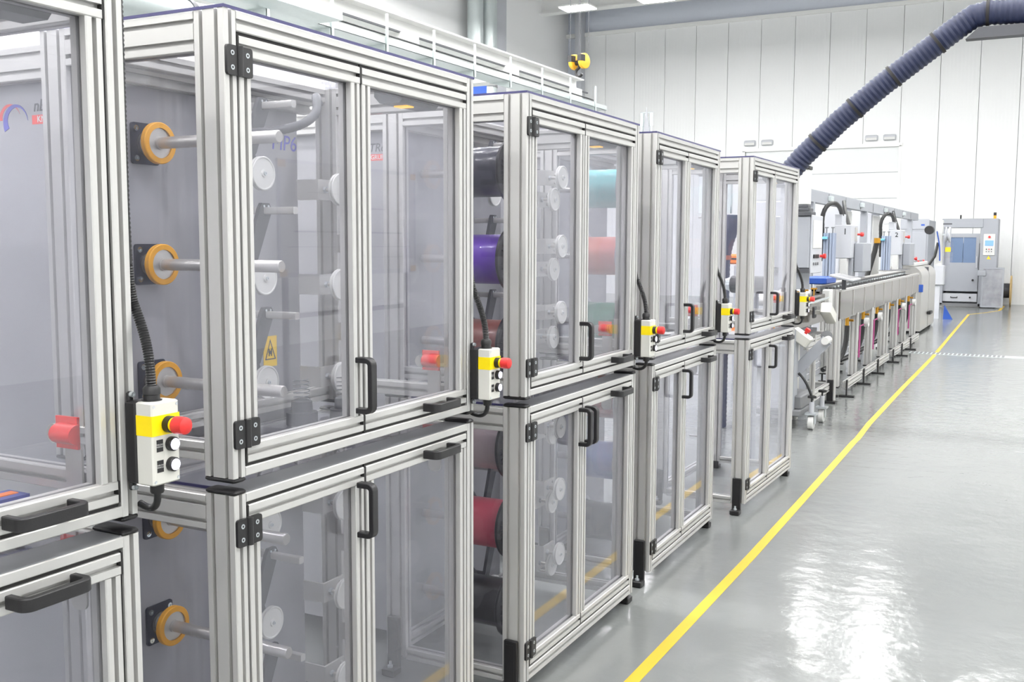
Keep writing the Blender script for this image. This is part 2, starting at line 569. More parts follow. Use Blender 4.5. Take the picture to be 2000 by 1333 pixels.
tag(obj('floor_tape', ribbon([(-0.08, 26.44), (0.25, 27.4), (0.52, 28.45)], 0.05), 'tape_yellow'), 'thin yellow marking tape crossing in front of the far grey machine', 'floor tape')
tag(obj('floor_tape', ribbon([(0.52, 28.48), (0.53, 30.6)], 0.07), 'tape_yellow'), 'short yellow marking tape beside the far mesh door', 'floor tape')
# floor drain strip
g = MB().box(-0.25, 7.5, 16.55, 16.85, 0.0, 0.003)
t = thing('floor_drain', 'pale metal drain strip set across the floor', 'drain', (0, 0, 0))
obj('frame', g, 'galvanised', t)
for i in range(22):
    obj('grate_slat', MB().box(-0.22 + i * 0.06, -0.185 + i * 0.06, 16.57, 16.83, 0.003, 0.006), 'mid_grey', t)

# ------------------------------------------------------------------ guard cabinets with spool machines
ZT, UB, LT, LB = 2.18, 1.12, 1.08, 0.066
DEP = 0.60
PW, SW = 0.040, 0.038
ZS = [1.94, 1.60, 1.265, 0.86, 0.54, 0.215]

# shared meshes for small parts
def hinge_leaf():
    return MB().bbox(-0.018, 0.018, -0.0185, 0.0, 0, 0.008, 0.0025)
_hm = MB()
_hm.prism(rrect(0.001, 0.037, -0.033, 0.033, 0.007), 'x', 0.0, 0.0075)
_hm.prism(rrect(0.048, 0.084, -0.033, 0.033, 0.007), 'x', 0.0, 0.0075)
_hm.lathe([(-0.033, 0.0085), (0.033, 0.0085)], 'z', (0.006, 0.0425, 0), 14)
HINGE = _hm.mesh('hinge', 'black_plastic')
_sc = MB()
_sc.lathe([(0, 0.0058), (0.0012, 0.0058), (0.0012, 0.003), (-0.0005, 0.003)], 'x', (0.0072, 0, 0), 12, False)
SCREW = _sc.mesh('screw', 'zinc')

def u_handle(length, axis):
    h = length / 2
    def pt(out, along):
        return (out, 0, along) if axis == 'z' else (out, along, 0)
    r = 0.014
    P = [pt(0, -h)]
    for k in range(5):
        a = k / 4 * pi / 2
        P.append(pt(0.046 - r + r * sin(a), -h + r - r * cos(a)))
    for k in range(5):
        a = k / 4 * pi / 2
        P.append(pt(0.046 - r + r * cos(a), h - r + r * sin(a)))
    P.append(pt(0, h))
    return MB().sweep(P, (0, 1, 0) if axis == 'z' else (0, 0, 1), 0.025, 0.015)
HANDLE_V = u_handle(0.138, 'z').mesh('handle', 'black_plastic')
HANDLE_H = u_handle(0.135, 'y').mesh('handle', 'black_plastic')

_c = MB().bbox(-0.091, 0.001, -0.001, 0.041, 0, 0.011, 0.004)
CAP = _c.mesh('end_cap', 'black_plastic')
_ft = MB()
_ft.bbox(-0.076, -0.022, -0.017, 0.0, 0.02, 0.225, 0.003)
_ft.bbox(-0.066, -0.032, -0.0185, -0.015, 0.05, 0.21, 0.0005)
_ft.bbox(-0.078, -0.02, -0.058, 0.0, 0.0, 0.032, 0.005)
FOOT = _ft.mesh('foot', 'black_plastic')
FOOTBOLT = MB().lathe([(0.032, 0.011), (0.04, 0.011), (0.04, 0.006), (0.055, 0.006)], 'z', (-0.049, -0.036, 0), 8, False).mesh('foot_bolt', 'zinc')

# spool shaft
_p = MB().prism(rrect(-0.05, 0.05, -0.058, 0.058, 0.009), 'x', 0.0, 0.006)
PLATE = _p.mesh('flange_plate', 'blue_black_plate')
BEAR = MB().lathe([(0.006, 0.034), (0.011, 0.034), (0.012, 0.029), (0.012, 0.026), (0.018, 0.024), (0.018, 0.0175)], 'x', (0, 0, 0), 24).mesh('bearing', 'steel')
SHAFT = MB().lathe([(0.006, 0.0165), (0.487, 0.0165), (0.49, 0.0145)], 'x', (0, 0, 0), 22).mesh('spool_shaft', 'steel_brushed')
RING = MB().lathe([(0.048, 0.043), (0.048, 0.056), (0.050, 0.058), (0.056, 0.058), (0.0565, 0.057), (0.057, 0.058), (0.064, 0.058), (0.066, 0.056), (0.066, 0.042), (0.062, 0.042)], 'x', (0, 0, 0), 40, True, True).mesh('drive_ring', 'yellow_rubber')
DISC = MB().lathe([(0.05, 0.0165), (0.05, 0.043), (0.061, 0.043), (0.061, 0.018), (0.068, 0.018)], 'x', (0, 0, 0), 36).mesh('disc', 'steel_brushed')
PBOLT = MB().lathe([(0.006, 0.009), (0.011, 0.0085), (0.011, 0.004), (0.009, 0.004)], 'x', (0, 0, 0), 10).mesh('bolt', 'chrome')
# dancer arm
_a = MB()
_a.prism([(-0.05, 0.06), (-0.022, 0.05), (-0.005, 0.06), (0.058, 0.2), (0.06, 0.215), (0.05, 0.232), (0.018, 0.232), (0.006, 0.215)], 'x', 0.0, 0.014)
_a.prism([(-0.05, 0.062), (-0.045, 0.045), (-0.008, -0.012), (0.012, 0.005), (-0.012, 0.07), (-0.035, 0.08)], 'x', 0.0, 0.012)
ARM = _a.mesh('dancer_arm', 'dark_grey')
WHEEL = MB().lathe([(0.0, 0.012), (0.0, 0.05), (0.002, 0.052), (0.005, 0.052), (0.009, 0.045), (0.013, 0.052), (0.016, 0.052), (0.018, 0.05), (0.018, 0.047), (0.0155, 0.045), (0.0155, 0.012), (0.02, 0.011), (0.02, 0.006)], 'x', (0, 0, 0), 36).mesh('wheel', 'white_plastic')
WBOLT = MB().lathe([(0.016, 0.006), (0.024, 0.006), (0.024, 0.003), (0.022, 0.003)], 'x', (0, 0, 0), 10).mesh('bolt', 'zinc')
ROD = MB().prism(rrect(-0.011, 0.011, -0.011, 0.011, 0.004, 2), 'x', -0.08, 0.13).mesh('stop_rod', 'aluminium')
AXLE = MB().cyl('x', (0, 0, 0), -0.085, 0.002, 0.007, 10).mesh('axle', 'steel_brushed')
BRACKET = MB().box(-0.060, -0.052, -0.035, 0.075, -0.034, 0.034).box(-0.14, -0.060, -0.035, -0.028, -0.034, 0.034).cyl('x', (0, 0.055, 0.018), -0.052, -0.046, 0.007, 8).cyl('x', (0, 0.055, -0.018), -0.052, -0.046, 0.007, 8).mesh('bracket', 'aluminium')
NUT = MB().lathe([(-0.052, 0.011), (-0.042, 0.011)], 'x', (0, 0, 0), 6, False).mesh('nut', 'zinc')
PULLEY3 = MB().lathe([(0.0, 0.012), (0.0, 0.048), (0.006, 0.048), (0.009, 0.041), (0.012, 0.048), (0.018, 0.048), (0.021, 0.041), (0.024, 0.048), (0.030, 0.048), (0.033, 0.041), (0.036, 0.048), (0.04, 0.048), (0.042, 0.046), (0.042, 0.043), (0.039, 0.042), (0.039, 0.012), (0.044, 0.011)], 'x', (0, 0, 0), 32).mesh('wheel', 'white_plastic')

def pulley(root, x, y, z, wide=False, post=True):
    p = obj('guide_pulley', PULLEY3 if wide else WHEEL, 'white_plastic', root, (x, y, z))
    obj('axle', AXLE, 'steel_brushed', p)
    obj('bolt', WBOLT, 'zinc', p, (0.022 if wide else 0, 0, 0))
    if post:
        obj('bracket', BRACKET, 'aluminium', p)
        obj('nut', NUT, 'zinc', p)
    return p

def logo(root, x0, z0, y, s=1.0):
    # flat printed mark on a panel that faces the camera side (-y); x grows to the right
    def crescent(cx, cz, r0, r1, a0, a1, off, n=14):
        P = []
        for k in range(n + 1):
            a = a0 + (a1 - a0) * k / n
            P.append((cx + r0 * cos(a), cz + r0 * sin(a)))
        for k in range(n, -1, -1):
            a = a0 + (a1 - a0) * k / n
            t = k / n
            rr = r1 + (r0 - r1) * (t if off > 0 else 1 - t)
            P.append((cx + rr * cos(a), cz + rr * sin(a)))
        return P
    def flat(P, mname, nm, yy):
        g = MB()
        Q = [(x0 + u * s, z0 + v * s) for u, v in P]
        n = len(Q)
        h = n // 2
        vs = [(u, yy, v) for u, v in Q] + [(u, y, v) for u, v in Q]
        fs = [(i, i + 1, n - 2 - i, n - 1 - i) for i in range(h - 1)]
        fs += [(i, n + i, n + (i + 1) % n, (i + 1) % n) for i in range(n)]
        g.add(vs, fs)
        return obj(nm, g, mname, root)
    flat(crescent(0.042, -0.028, 0.046, 0.031, radians(178), radians(20), 1), 'logo_red', 'logo_mark', y - 0.0006)
    flat(crescent(0.066, -0.036, 0.052, 0.030, radians(205), radians(6), 1), 'logo_blue', 'logo_mark', y - 0.0012)
    t = text_mesh('logo_text', 'nEXTRom', 0.046 * s, 'logo_grey', 0.0004, 0.22, 0.0004)
    obj('logo_text', t, 'logo_grey', root, (x0 + 0.238 * s, y - 0.0006, z0 + 0.006 * s), (pi / 2, 0, 0))
    obj('logo_bar', MB().box(x0 + 0.135 * s, x0 + 0.335 * s, y - 0.0008, y, z0 - 0.043 * s, z0 - 0.018 * s), 'logo_red', root)
    t = text_mesh('logo_text', 'KNILL GRUPPE', 0.0245 * s, 'white_plastic', 0.0003, 0.0, 0.0003)
    obj('logo_text', t, 'white_plastic', root, (x0 + 0.236 * s, y - 0.0013, z0 - 0.0305 * s), (pi / 2, 0, 0))

def cabinet(label, x, y0, rz, L, idx, body=True, shafts=True, pulleys=(), arms=(), lower_double=False):
    root = thing('guard_cabinet', label, 'cabinet', (x, y0, 0), radians(rz), 'aluminium guard cabinets in a row')
    A = 'aluminium'
    for (zb, zt) in ((UB, ZT), (LB, LT)):
        for yy in (0.0, L - PW):
            for xx in (-0.09, -DEP):
                obj('post', MB().slot('z', zb, zt, xx, xx + 0.09, yy, yy + PW), A, root)
    # caps
    for yy in (0.0, L - PW):
        for xx in (0, -DEP + 0.09):
            obj('end_cap', CAP, A, root, (xx, yy, UB - 0.011))
            obj('end_cap', CAP, A, root, (xx, yy, LT))
    a, b_ = PW, L - PW
    for zz in (ZT - 0.045, LB):
        obj('rail', MB().slot('y', a, b_, -0.045, 0, zz, zz + 0.045), A, root)
    obj('rail', MB().prism(rrect(-0.045, 0, UB, UB + 0.022, 0.002, 1)[::-1], 'y', a, b_), A, root)
    for zz in (ZT - 0.045, UB, LB, LT - 0.045):
        obj('rail', MB().slot('y', a, b_, -DEP, -DEP + 0.045, zz, zz + 0.045), A, root)
    obj('rail', MB().prism(rrect(-0.09, 0, LT - 0.022, LT, 0.002, 1)[::-1], 'y', a, b_), A, root)
    obj('rail_top_reflection', MB().box(-0.085, -0.004, a, b_, LT - 0.001, LT + 0.002), 'mid_grey', root)  # grey sheet over the rail top, its dark reflection put into colour
    for yy in (0.0, L - PW):
        for z0, z1 in ((ZT - 0.09, ZT), (1.155, 1.20), (LT - 0.09, LT - 0.006), (0.058, 0.103)):
            obj('crossbar', MB().slot('x', -DEP + 0.09, -0.09, yy, yy + PW, z0, z1), A, root)
        yc = yy + PW / 2
        obj('side_pane', MB().box(-DEP + 0.09, -0.09, yc - 0.002, yc + 0.002, 1.20, ZT - 0.09), 'side_sheet', root)
        obj('side_pane', MB().box(-DEP + 0.09, -0.09, yc - 0.002, yc + 0.002, 0.103, LT - 0.09), 'side_sheet', root)
    # roof sheet with its tinted edge, sheet above the lower unit
    rf = obj('roof_pane', MB().box(-DEP, 0.0, 0.0, L, ZT + 0.0005, ZT + 0.0065), 'side_sheet', root)
    obj('roof_edge', MB().box(-DEP, 0.002, -0.002, 0.0, ZT, ZT + 0.007).box(0.0, 0.002, 0, L, ZT, ZT + 0.007).box(-DEP, 0.002, L, L + 0.002, ZT, ZT + 0.007), 'roof_edge', rf)
    sh = obj('shelf_pane', MB().box(-DEP + 0.01, -0.095, 0.05, L - 0.05, LT - 0.004, LT), 'side_sheet', root)
    obj('shelf_edge', MB().box(-DEP + 0.09, -0.095, 0.046, 0.05, LT - 0.006, LT + 0.001), 'roof_edge', sh)
    # doors
    YS = 0.512
    for (z0, z1, up) in ((UB + 0.030, ZT - 0.053, True), (LB + 0.053, LT - 0.030, False)):
        for di, (d0, d1) in enumerate(((PW + 0.006, YS - 0.003), (YS + 0.003, L - PW - 0.006))):
            g = MB()
            g.slot('y', d0 + 0.002, d1 - 0.002, -0.045, 0, z1 - 0.045, z1)
            g.slot('y', d0 + 0.002, d1 - 0.002, -0.045, 0, z0, z0 + 0.045)
            g.slot('z', z0 + 0.045, z1 - 0.045, -0.045, 0, d0 + 0.002, d0 + 0.002 + SW)
            g.slot('z', z0 + 0.045, z1 - 0.045, -0.045, 0, d1 - 0.002 - SW, d1 - 0.002)
            d = obj('door', g, A, root)
            obj('pane', MB().box(-0.026, -0.022, d0 + 0.032, d1 - 0.032, z0 + 0.038, z1 - 0.038), 'clear_sheet', d)
            k = MB()  # black rail-end plates, plus black strips that put shade into the door gaps
            for e0 in (d0 - 0.003, d1 - 0.002):
                k.box(-0.044, -0.0008, e0, e0 + 0.005, z1 - 0.0445, z1 - 0.0005)
                k.box(-0.044, -0.0008, e0, e0 + 0.005, z0 + 0.0005, z0 + 0.0445)
            k.box(-0.04, -0.006, d0, d1, z1, z1 + 0.008)
            k.box(-0.04, -0.006, d0, d1, z0 - 0.008, z0)
            k.box(-0.04, -0.008, d0 - 0.007, d0, z0, z1)
            k.box(-0.04, -0.008, d1, d1 + (0.007 if di else 0.002), z0, z1)
            obj('cap_and_gap_shade', k, 'black_matt', d)
            if di == 0:
                for hz in ((2.068, 1.222) if up else (0.99, 0.185)):
                    h = obj('hinge', HINGE, 'black_plastic', d, (0.0, 0.0, hz))
                    for sy, sz in ((0.018, 0.016), (0.018, -0.016), (0.067, 0.016), (0.067, -0.016)):
                        h2 = obj('screw', SCREW, 'zinc', root, (0.0, sy, hz + sz))
                obj('handle', HANDLE_V, 'black_plastic', d, (0.0, d1 - 0.0245, 1.28 if up else 0.937))
            else:
                obj('handle', HANDLE_H, 'black_plastic', d, (0.0, 0.885, z0 + 0.022 if up else z1 - 0.022))
                if lower_double and not up:
                    obj('handle', HANDLE_V, 'black_plastic', d, (0.0, d0 + 0.03, 0.937))
    # feet
    for yy, rr, xx in ((0.0, 0, 0), (0.0, 0, -DEP + 0.09)):
        f = obj('foot', FOOT, 'black_plastic', root, (xx, yy, 0))
        obj('foot_bolt', FOOTBOLT, 'zinc', f)
    for xx in (-0.098, -DEP - 0.008):
        f = obj('foot', FOOT, 'black_plastic', root, (xx, L, 0), (0, 0, pi))
        obj('foot_bolt', FOOTBOLT, 'zinc', f)
    # indoor lamp under the top rail and door interlocks
    lm = obj('indoor_lamp', MB().prism([(-0.16, ZT - 0.05), (-0.16, ZT - 0.085), (-0.14, ZT - 0.105), (-0.07, ZT - 0.105), (-0.05, ZT - 0.085), (-0.05, ZT - 0.05)][::-1], 'y', 0.80, 1.0), 'dark_grey', root)
    obj('led', MB().box(-0.13, -0.085, 0.86, 0.9, ZT - 0.109, ZT - 0.1045), 'led_yellow', lm)
    for zb in ((1.16, 0.99 - 0.075)):
        il = obj('interlock', MB().prism(rrect(-0.142, -0.094, zb, zb + 0.1, 0.018), 'y', L - 0.055, L - 0.05), 'steel_brushed', root)
        g = MB().box(-0.158, -0.095, L - 0.062, L - 0.056, zb + 0.09, zb + 0.155)
        Pp = [(L - 0.062, zb + 0.10)] + [(L - 0.062 - 0.026 * sin(t * pi / 8), zb + 0.121 - 0.021 * cos(t * pi / 8)) for t in range(9)]
        g.prism(Pp[::-1], 'x', -0.148, -0.09, True)
        obj('red_latch', g, 'interlock_red', il)
        obj('latch_disc', MB().cyl('y', (-0.165, 0, zb + 0.118), L - 0.064, L - 0.056, 0.02, 18), 'steel_brushed', il)
    if body:
        y1, y2, xp = 0.19, L - 0.08, -0.65
        zb, zt = 0.07, 2.11
        fp = obj('front_panel', MB().box(xp - 0.012, xp, y1, y2, zb, zt), 'panel_grey', root)
        obj('near_panel', MB().box(-1.5, xp, y1 - 0.004, y1, zb, zt), 'panel_grey', root)
        obj('far_panel', MB().box(-1.5, xp, y2, y2 + 0.004, zb, zt), 'panel_grey', root)
        obj('rear_panel', MB().box(-1.51, -1.5, y1, y2, zb, zt), 'panel_grey', root)
        obj('top_panel', MB().box(-1.5, xp, y1, y2, zt, zt + 0.004), 'panel_grey', root)
        obj('body_rail', MB().slot('x', -1.5, xp, y1 - 0.045, y1, zt - 0.01, zt + 0.08), A, root)
        obj('body_rail', MB().slot('y', y1, y2 + 0.05, xp - 0.01, xp + 0.035, zt - 0.01, zt + 0.08), A, root)
        logo(root, -1.012, 2.03, y1 - 0.004)
        if idx == 1:
            t = text_mesh('panel_text', 'MP6', 0.072, 'logo_blue', 0.0004, 0.12, 0.0)
            obj('panel_text', t, 'logo_blue', fp, (xp + 0.0006, 0.975, 1.993), (pi / 2, 0, pi / 2))
            s = obj('warning_sign', MB().box(xp, xp + 0.0012, 0.852, 0.918, 1.25, 1.352), 'sign_yellow', fp)
            tri = MB()
            cx, cz = 0.885, 1.305
            o = [(-0.027, -0.032), (0.027, -0.032), (0.0, 0.038)]
            i_ = [(-0.0205, -0.0285), (0.0205, -0.0285), (0.0, 0.027)]
            vs = [(xp + 0.0018, cx + u, cz + v) for u, v in o] + [(xp + 0.0018, cx + u, cz + v) for u, v in i_]
            tri.add(vs, [(0, 1, 4, 3), (1, 2, 5, 4), (2, 0, 3, 5)])
            for dx in (-0.006, 0.005):
                tri.prism(circ(0.004, 10, (cx + dx, cz - 0.006)), 'x', xp + 0.0012, xp + 0.0019)
            tri.prism([(cx - 0.008, cz - 0.02), (cx - 0.003, cz - 0.02), (cx - 0.003, cz + 0.005), (cx - 0.008, cz + 0.005)], 'x', xp + 0.0012, xp + 0.0019)
            tri.prism([(cx + 0.003, cz - 0.02), (cx + 0.008, cz - 0.02), (cx + 0.008, cz + 0.005), (cx + 0.003, cz + 0.005)], 'x', xp + 0.0012, xp + 0.0019)
            tri.prism([(cx - 0.003, cz - 0.014), (cx + 0.003, cz - 0.014), (cx + 0.003, cz - 0.002), (cx - 0.003, cz - 0.002)], 'x', xp + 0.0012, xp + 0.0019)
            obj('sign_print', tri, 'ink', s)
    if shafts:
        for z in ZS:
            s = obj('spool_shaft', SHAFT, 'steel_brushed', root, (-0.65, shafts, z))
            if idx != 1: continue
            obj('flange_plate', PLATE, '', s)
            obj('bearing', BEAR, '', s)
            obj('drive_ring', RING, '', s)
            obj('disc', DISC, '', s)
            for by, bz in ((0.036, 0.042), (0.036, -0.042), (-0.036, 0.042), (-0.036, -0.042)):
                obj('bolt', PBOLT, '', s, (0, by, bz))
    for (ax, ay, az) in arms:
        s = obj('dancer_arm', ARM, '', root, (ax - 0.03, ay, az))
        obj('wheel', WHEEL, '', s, (0.022, 0, 0))
        obj('bolt', WBOLT, '', s, (0.022, 0, 0))
        obj('stop_rod', ROD, '', s, (0, 0.034, 0.208))
        for by in (0.025, 0.045):
            obj('bolt', MB().cyl('x', (0, by, 0.222), 0.013, 0.016, 0.004, 8), 'zinc', s)
        obj('pivot', MB().cyl('x', (0, -0.028, 0.06), -0.07, 0.016, 0.012, 12), 'dark_grey', s)
    for q in pulleys:
        pulley(root, *q)
    return root

# cabinet poses
CABS = {
    'A': (0.0205, 0.3127, 0.0, 1.112), 'B': (-0.0126, 1.7323, 0.53, 1.118), 'C': (0.0023, 3.1717, 0.52, 1.109),
    'D': (-0.0352, 4.5784, 1.09, 1.112), 'E': (0.0249, 6.1, -0.9, 1.17)}
ARMS = [(-0.5, 0.69, z) for z in (1.873, 1.553, 1.23, 0.777, 0.458, 0.14)]
PUL = [(-0.45, 1.0, z) for z in (1.838, 1.524, 1.213, 0.777, 0.465, 0.17)]
cabA = cabinet('aluminium guard cabinet cut off by the left picture edge, nearest the camera', *CABS['A'], 0, shafts=False)
cabB = cabinet('aluminium guard cabinet with clear doors, empty spool shafts and yellow discs inside', *CABS['B'], 1, shafts=0.37, arms=ARMS, pulleys=PUL)
PULC = [(-0.38, 1.02, z) for z in (1.86, 1.545, 1.235, 0.79, 0.465, 0.165)] + [(-0.325, 0.985, z) for z in (1.955, 1.65, 1.352, 0.83, 0.54, 0.235)]
cabC = cabinet('aluminium guard cabinet holding black, purple and brown spools behind clear panes', *CABS['C'], 2, shafts=0.345, arms=ARMS, pulleys=PULC, lower_double=True)
cabD = cabinet('aluminium guard cabinet third from the front with teal and salmon spools', *CABS['D'], 3, shafts=0.27, arms=(), pulleys=())
cabE = cabinet('aluminium guard cabinet furthest along the row, just before the cooling trough', *CABS['E'], 4, body=False, shafts=False,
               pulleys=[(-0.3, 0.16, 1.83, True, False), (-0.32, 0.16, 0.83, True, False), (-0.33, 0.16, 0.43, True, False)])

# hose and damper inside cabinet B
t = obj('cable_hose', MB().tube(bez((-0.62, 0.66, 2.0), (-0.4, 0.66, 1.98), (-0.36, 0.8, 2.02), (-0.42, 0.86, 2.1)) + bez((-0.42, 0.86, 2.1), (-0.45, 0.9, 2.14), (-0.5, 0.95, 2.13), (-0.52, 1.0, 2.12))[1:], 0.014, 10, 0.05, 0.006), 'dark_grey', cabB)
obj('shelf_plate', MB().bbox(-0.36, -0.2, 0.42, 0.58, LT + 0.001, LT + 0.012, 0.002), 'light_grey', cabB)
for yy, xx in ((0.80, -0.45), (0.92, -0.37)):
    o = obj('damper', MB().lathe([(1.085, 0.05), (1.125, 0.05), (1.127, 0.035), (1.16, 0.033), (1.165, 0.02)], 'z', (xx, yy, 0), 24), 'dark_grey', cabB)
    P = [(xx + 0.026 * cos(2 * pi * k / 12), yy + 0.026 * sin(2 * pi * k / 12), 1.165 + k * 0.0011) for k in range(61)]
    obj('spring', MB().tube(P, 0.0016, 5), 'mid_grey', o)
for z in (1.66, 1.36, 0.62, 0.3):
    obj('name_plate', MB().box(-0.505, -0.44, 1.065, 1.068, z - 0.03, z + 0.03), 'steel_brushed', cabB)
for q in ((1, (-0.45, 0.74)),):
    pass
# post of the nearer cabinet keeps a corrugated conduit running down its far side
obj('conduit', MB().tube([(-0.014, 1.118, 2.14), (-0.014, 1.118, 1.75), (-0.013, 1.120, 1.62)], 0.0065, 8, 0.12, 0.0045), 'hose_black', cabA)

# ------------------------------------------------------------------ spools
def ribbed_flange(x0, x1, R):
    g = MB().lathe([(x0, 0.02), (x0, R - 0.006), (x0 + 0.004, R), (x1 - 0.004, R), (x1, R - 0.006), (x1, R - 0.02), (x1 - 0.006, R - 0.024), (x1 - 0.006, 0.03), (x1, 0.028), (x1, 0.018)], 'x', (0, 0, 0), 40)
    for k in range(30):
        a = 2 * pi * k / 30
        c, s = cos(a), sin(a)
        r0, r1, h = 0.04, R - 0.02, 0.0022
        vs = []
        for xx in (x1 - 0.007, x1 - 0.001):
            for r, u in ((r0, -h), (r0, h), (r1, h), (r1, -h)):
                vs.append((xx, r * c - u * s, r * s + u * c))
        g.add(vs, [(4, 5, 6, 7), (0, 4, 7, 3), (1, 2, 6, 5), (2, 3, 7, 6), (0, 1, 5, 4)])
    return g
FLN = ribbed_flange(0.31, 0.328, 0.125).mesh('flange', 'black_plastic')
FLB = ribbed_flange(0.092, 0.11, 0.125).mesh('flange', 'black_plastic')
FLC = ribbed_flange(0.092, 0.11, 0.125).mesh('flange', 'light_grey')
FLD = ribbed_flange(0.31, 0.328, 0.125).mesh('flange', 'light_grey')
HUB = MB().lathe([(0.31, 0.019), (0.331, 0.019), (0.331, 0.05), (0.326, 0.055), (0.323, 0.055)], 'x', (0, 0, 0), 28).mesh('hub', 'blue_paint')
def spool(cab, y, z, col, name, label, rough=0.35, drum_r=0.097, x0=-0.60, clear=False):
    cx, cy, cr, _ = CABS[cab]
    r = radians(cr)
    lx, ly = x0, y
    mname = 'winding_' + name
    if mname not in MATS:
        mat(mname, srgb(*col), rough, 0.0, noise=0.06, nscale=30, stretch=(8, 0.4, 0.4), bump=0.15, bscale=60, coat=0.3)
        MATS[mname].node_tree.nodes['Bump'].inputs['Distance'].default_value = 0.002
    t = thing('yarn_spool', label, 'spool', (cx + lx * cos(r) - ly * sin(r), cy + lx * sin(r) + ly * cos(r), z), r, 'spools of coloured yarn on the shafts')
    obj('winding', MB().lathe([(0.11, drum_r - 0.002), (0.114, drum_r), (0.306, drum_r), (0.31, drum_r - 0.003)], 'x', (0, 0, 0), 44), mname, t)
    obj('flange', FLC if clear else FLB, '', t)
    obj('flange', FLD if clear else FLN, '', t)
    obj('hub', HUB, '', t)
cc = [((44, 46, 58), 'anthracite', 'dark anthracite yarn spool, topmost in the second cabinet from the clear doors'),
      ((98, 52, 172), 'purple', 'purple yarn spool with a black flange'),
      ((122, 70, 62), 'brown', 'dark brown yarn spool behind the second control box'),
      ((196, 178, 180), 'pale', 'pale pinkish grey yarn spool with a black and blue flange'),
      ((206, 78, 100), 'pink', 'pinkish red yarn spool with a black flange'),
      ((26, 26, 28), 'black', 'glossy black yarn spool near the floor')]
cc[0] = (cc[0][0], cc[0][1], 'dark anthracite yarn spool right above the purple one')
for (col, n, lb), z in zip(cc, ZS):
    spool('C', 0.345, z, col, n, lb, x0=-0.555)
dd = [((110, 215, 215), 'teal', 'pale teal yarn spool seen through a clear door'),
      ((250, 140, 120), 'salmon', 'salmon pink yarn spool seen through a clear door'),
      ((90, 160, 130), 'green', 'muted green yarn spool below the salmon one'),
      ((176, 76, 70), 'brick', 'brick red yarn spool in the lower half of the third cabinet'),
      ((84, 116, 190), 'blue', 'steel blue yarn spool low in the third cabinet'),
      ((60, 60, 64), 'charcoal', 'charcoal yarn spool lowest in the third cabinet')]
dz = [1.935, 1.603, 1.29, 0.88, 0.60, 0.28]
for (col, n, lb), z in zip(dd, ZS):
    spool('D', 0.27, z, col, n, lb, x0=-0.57, clear=True)

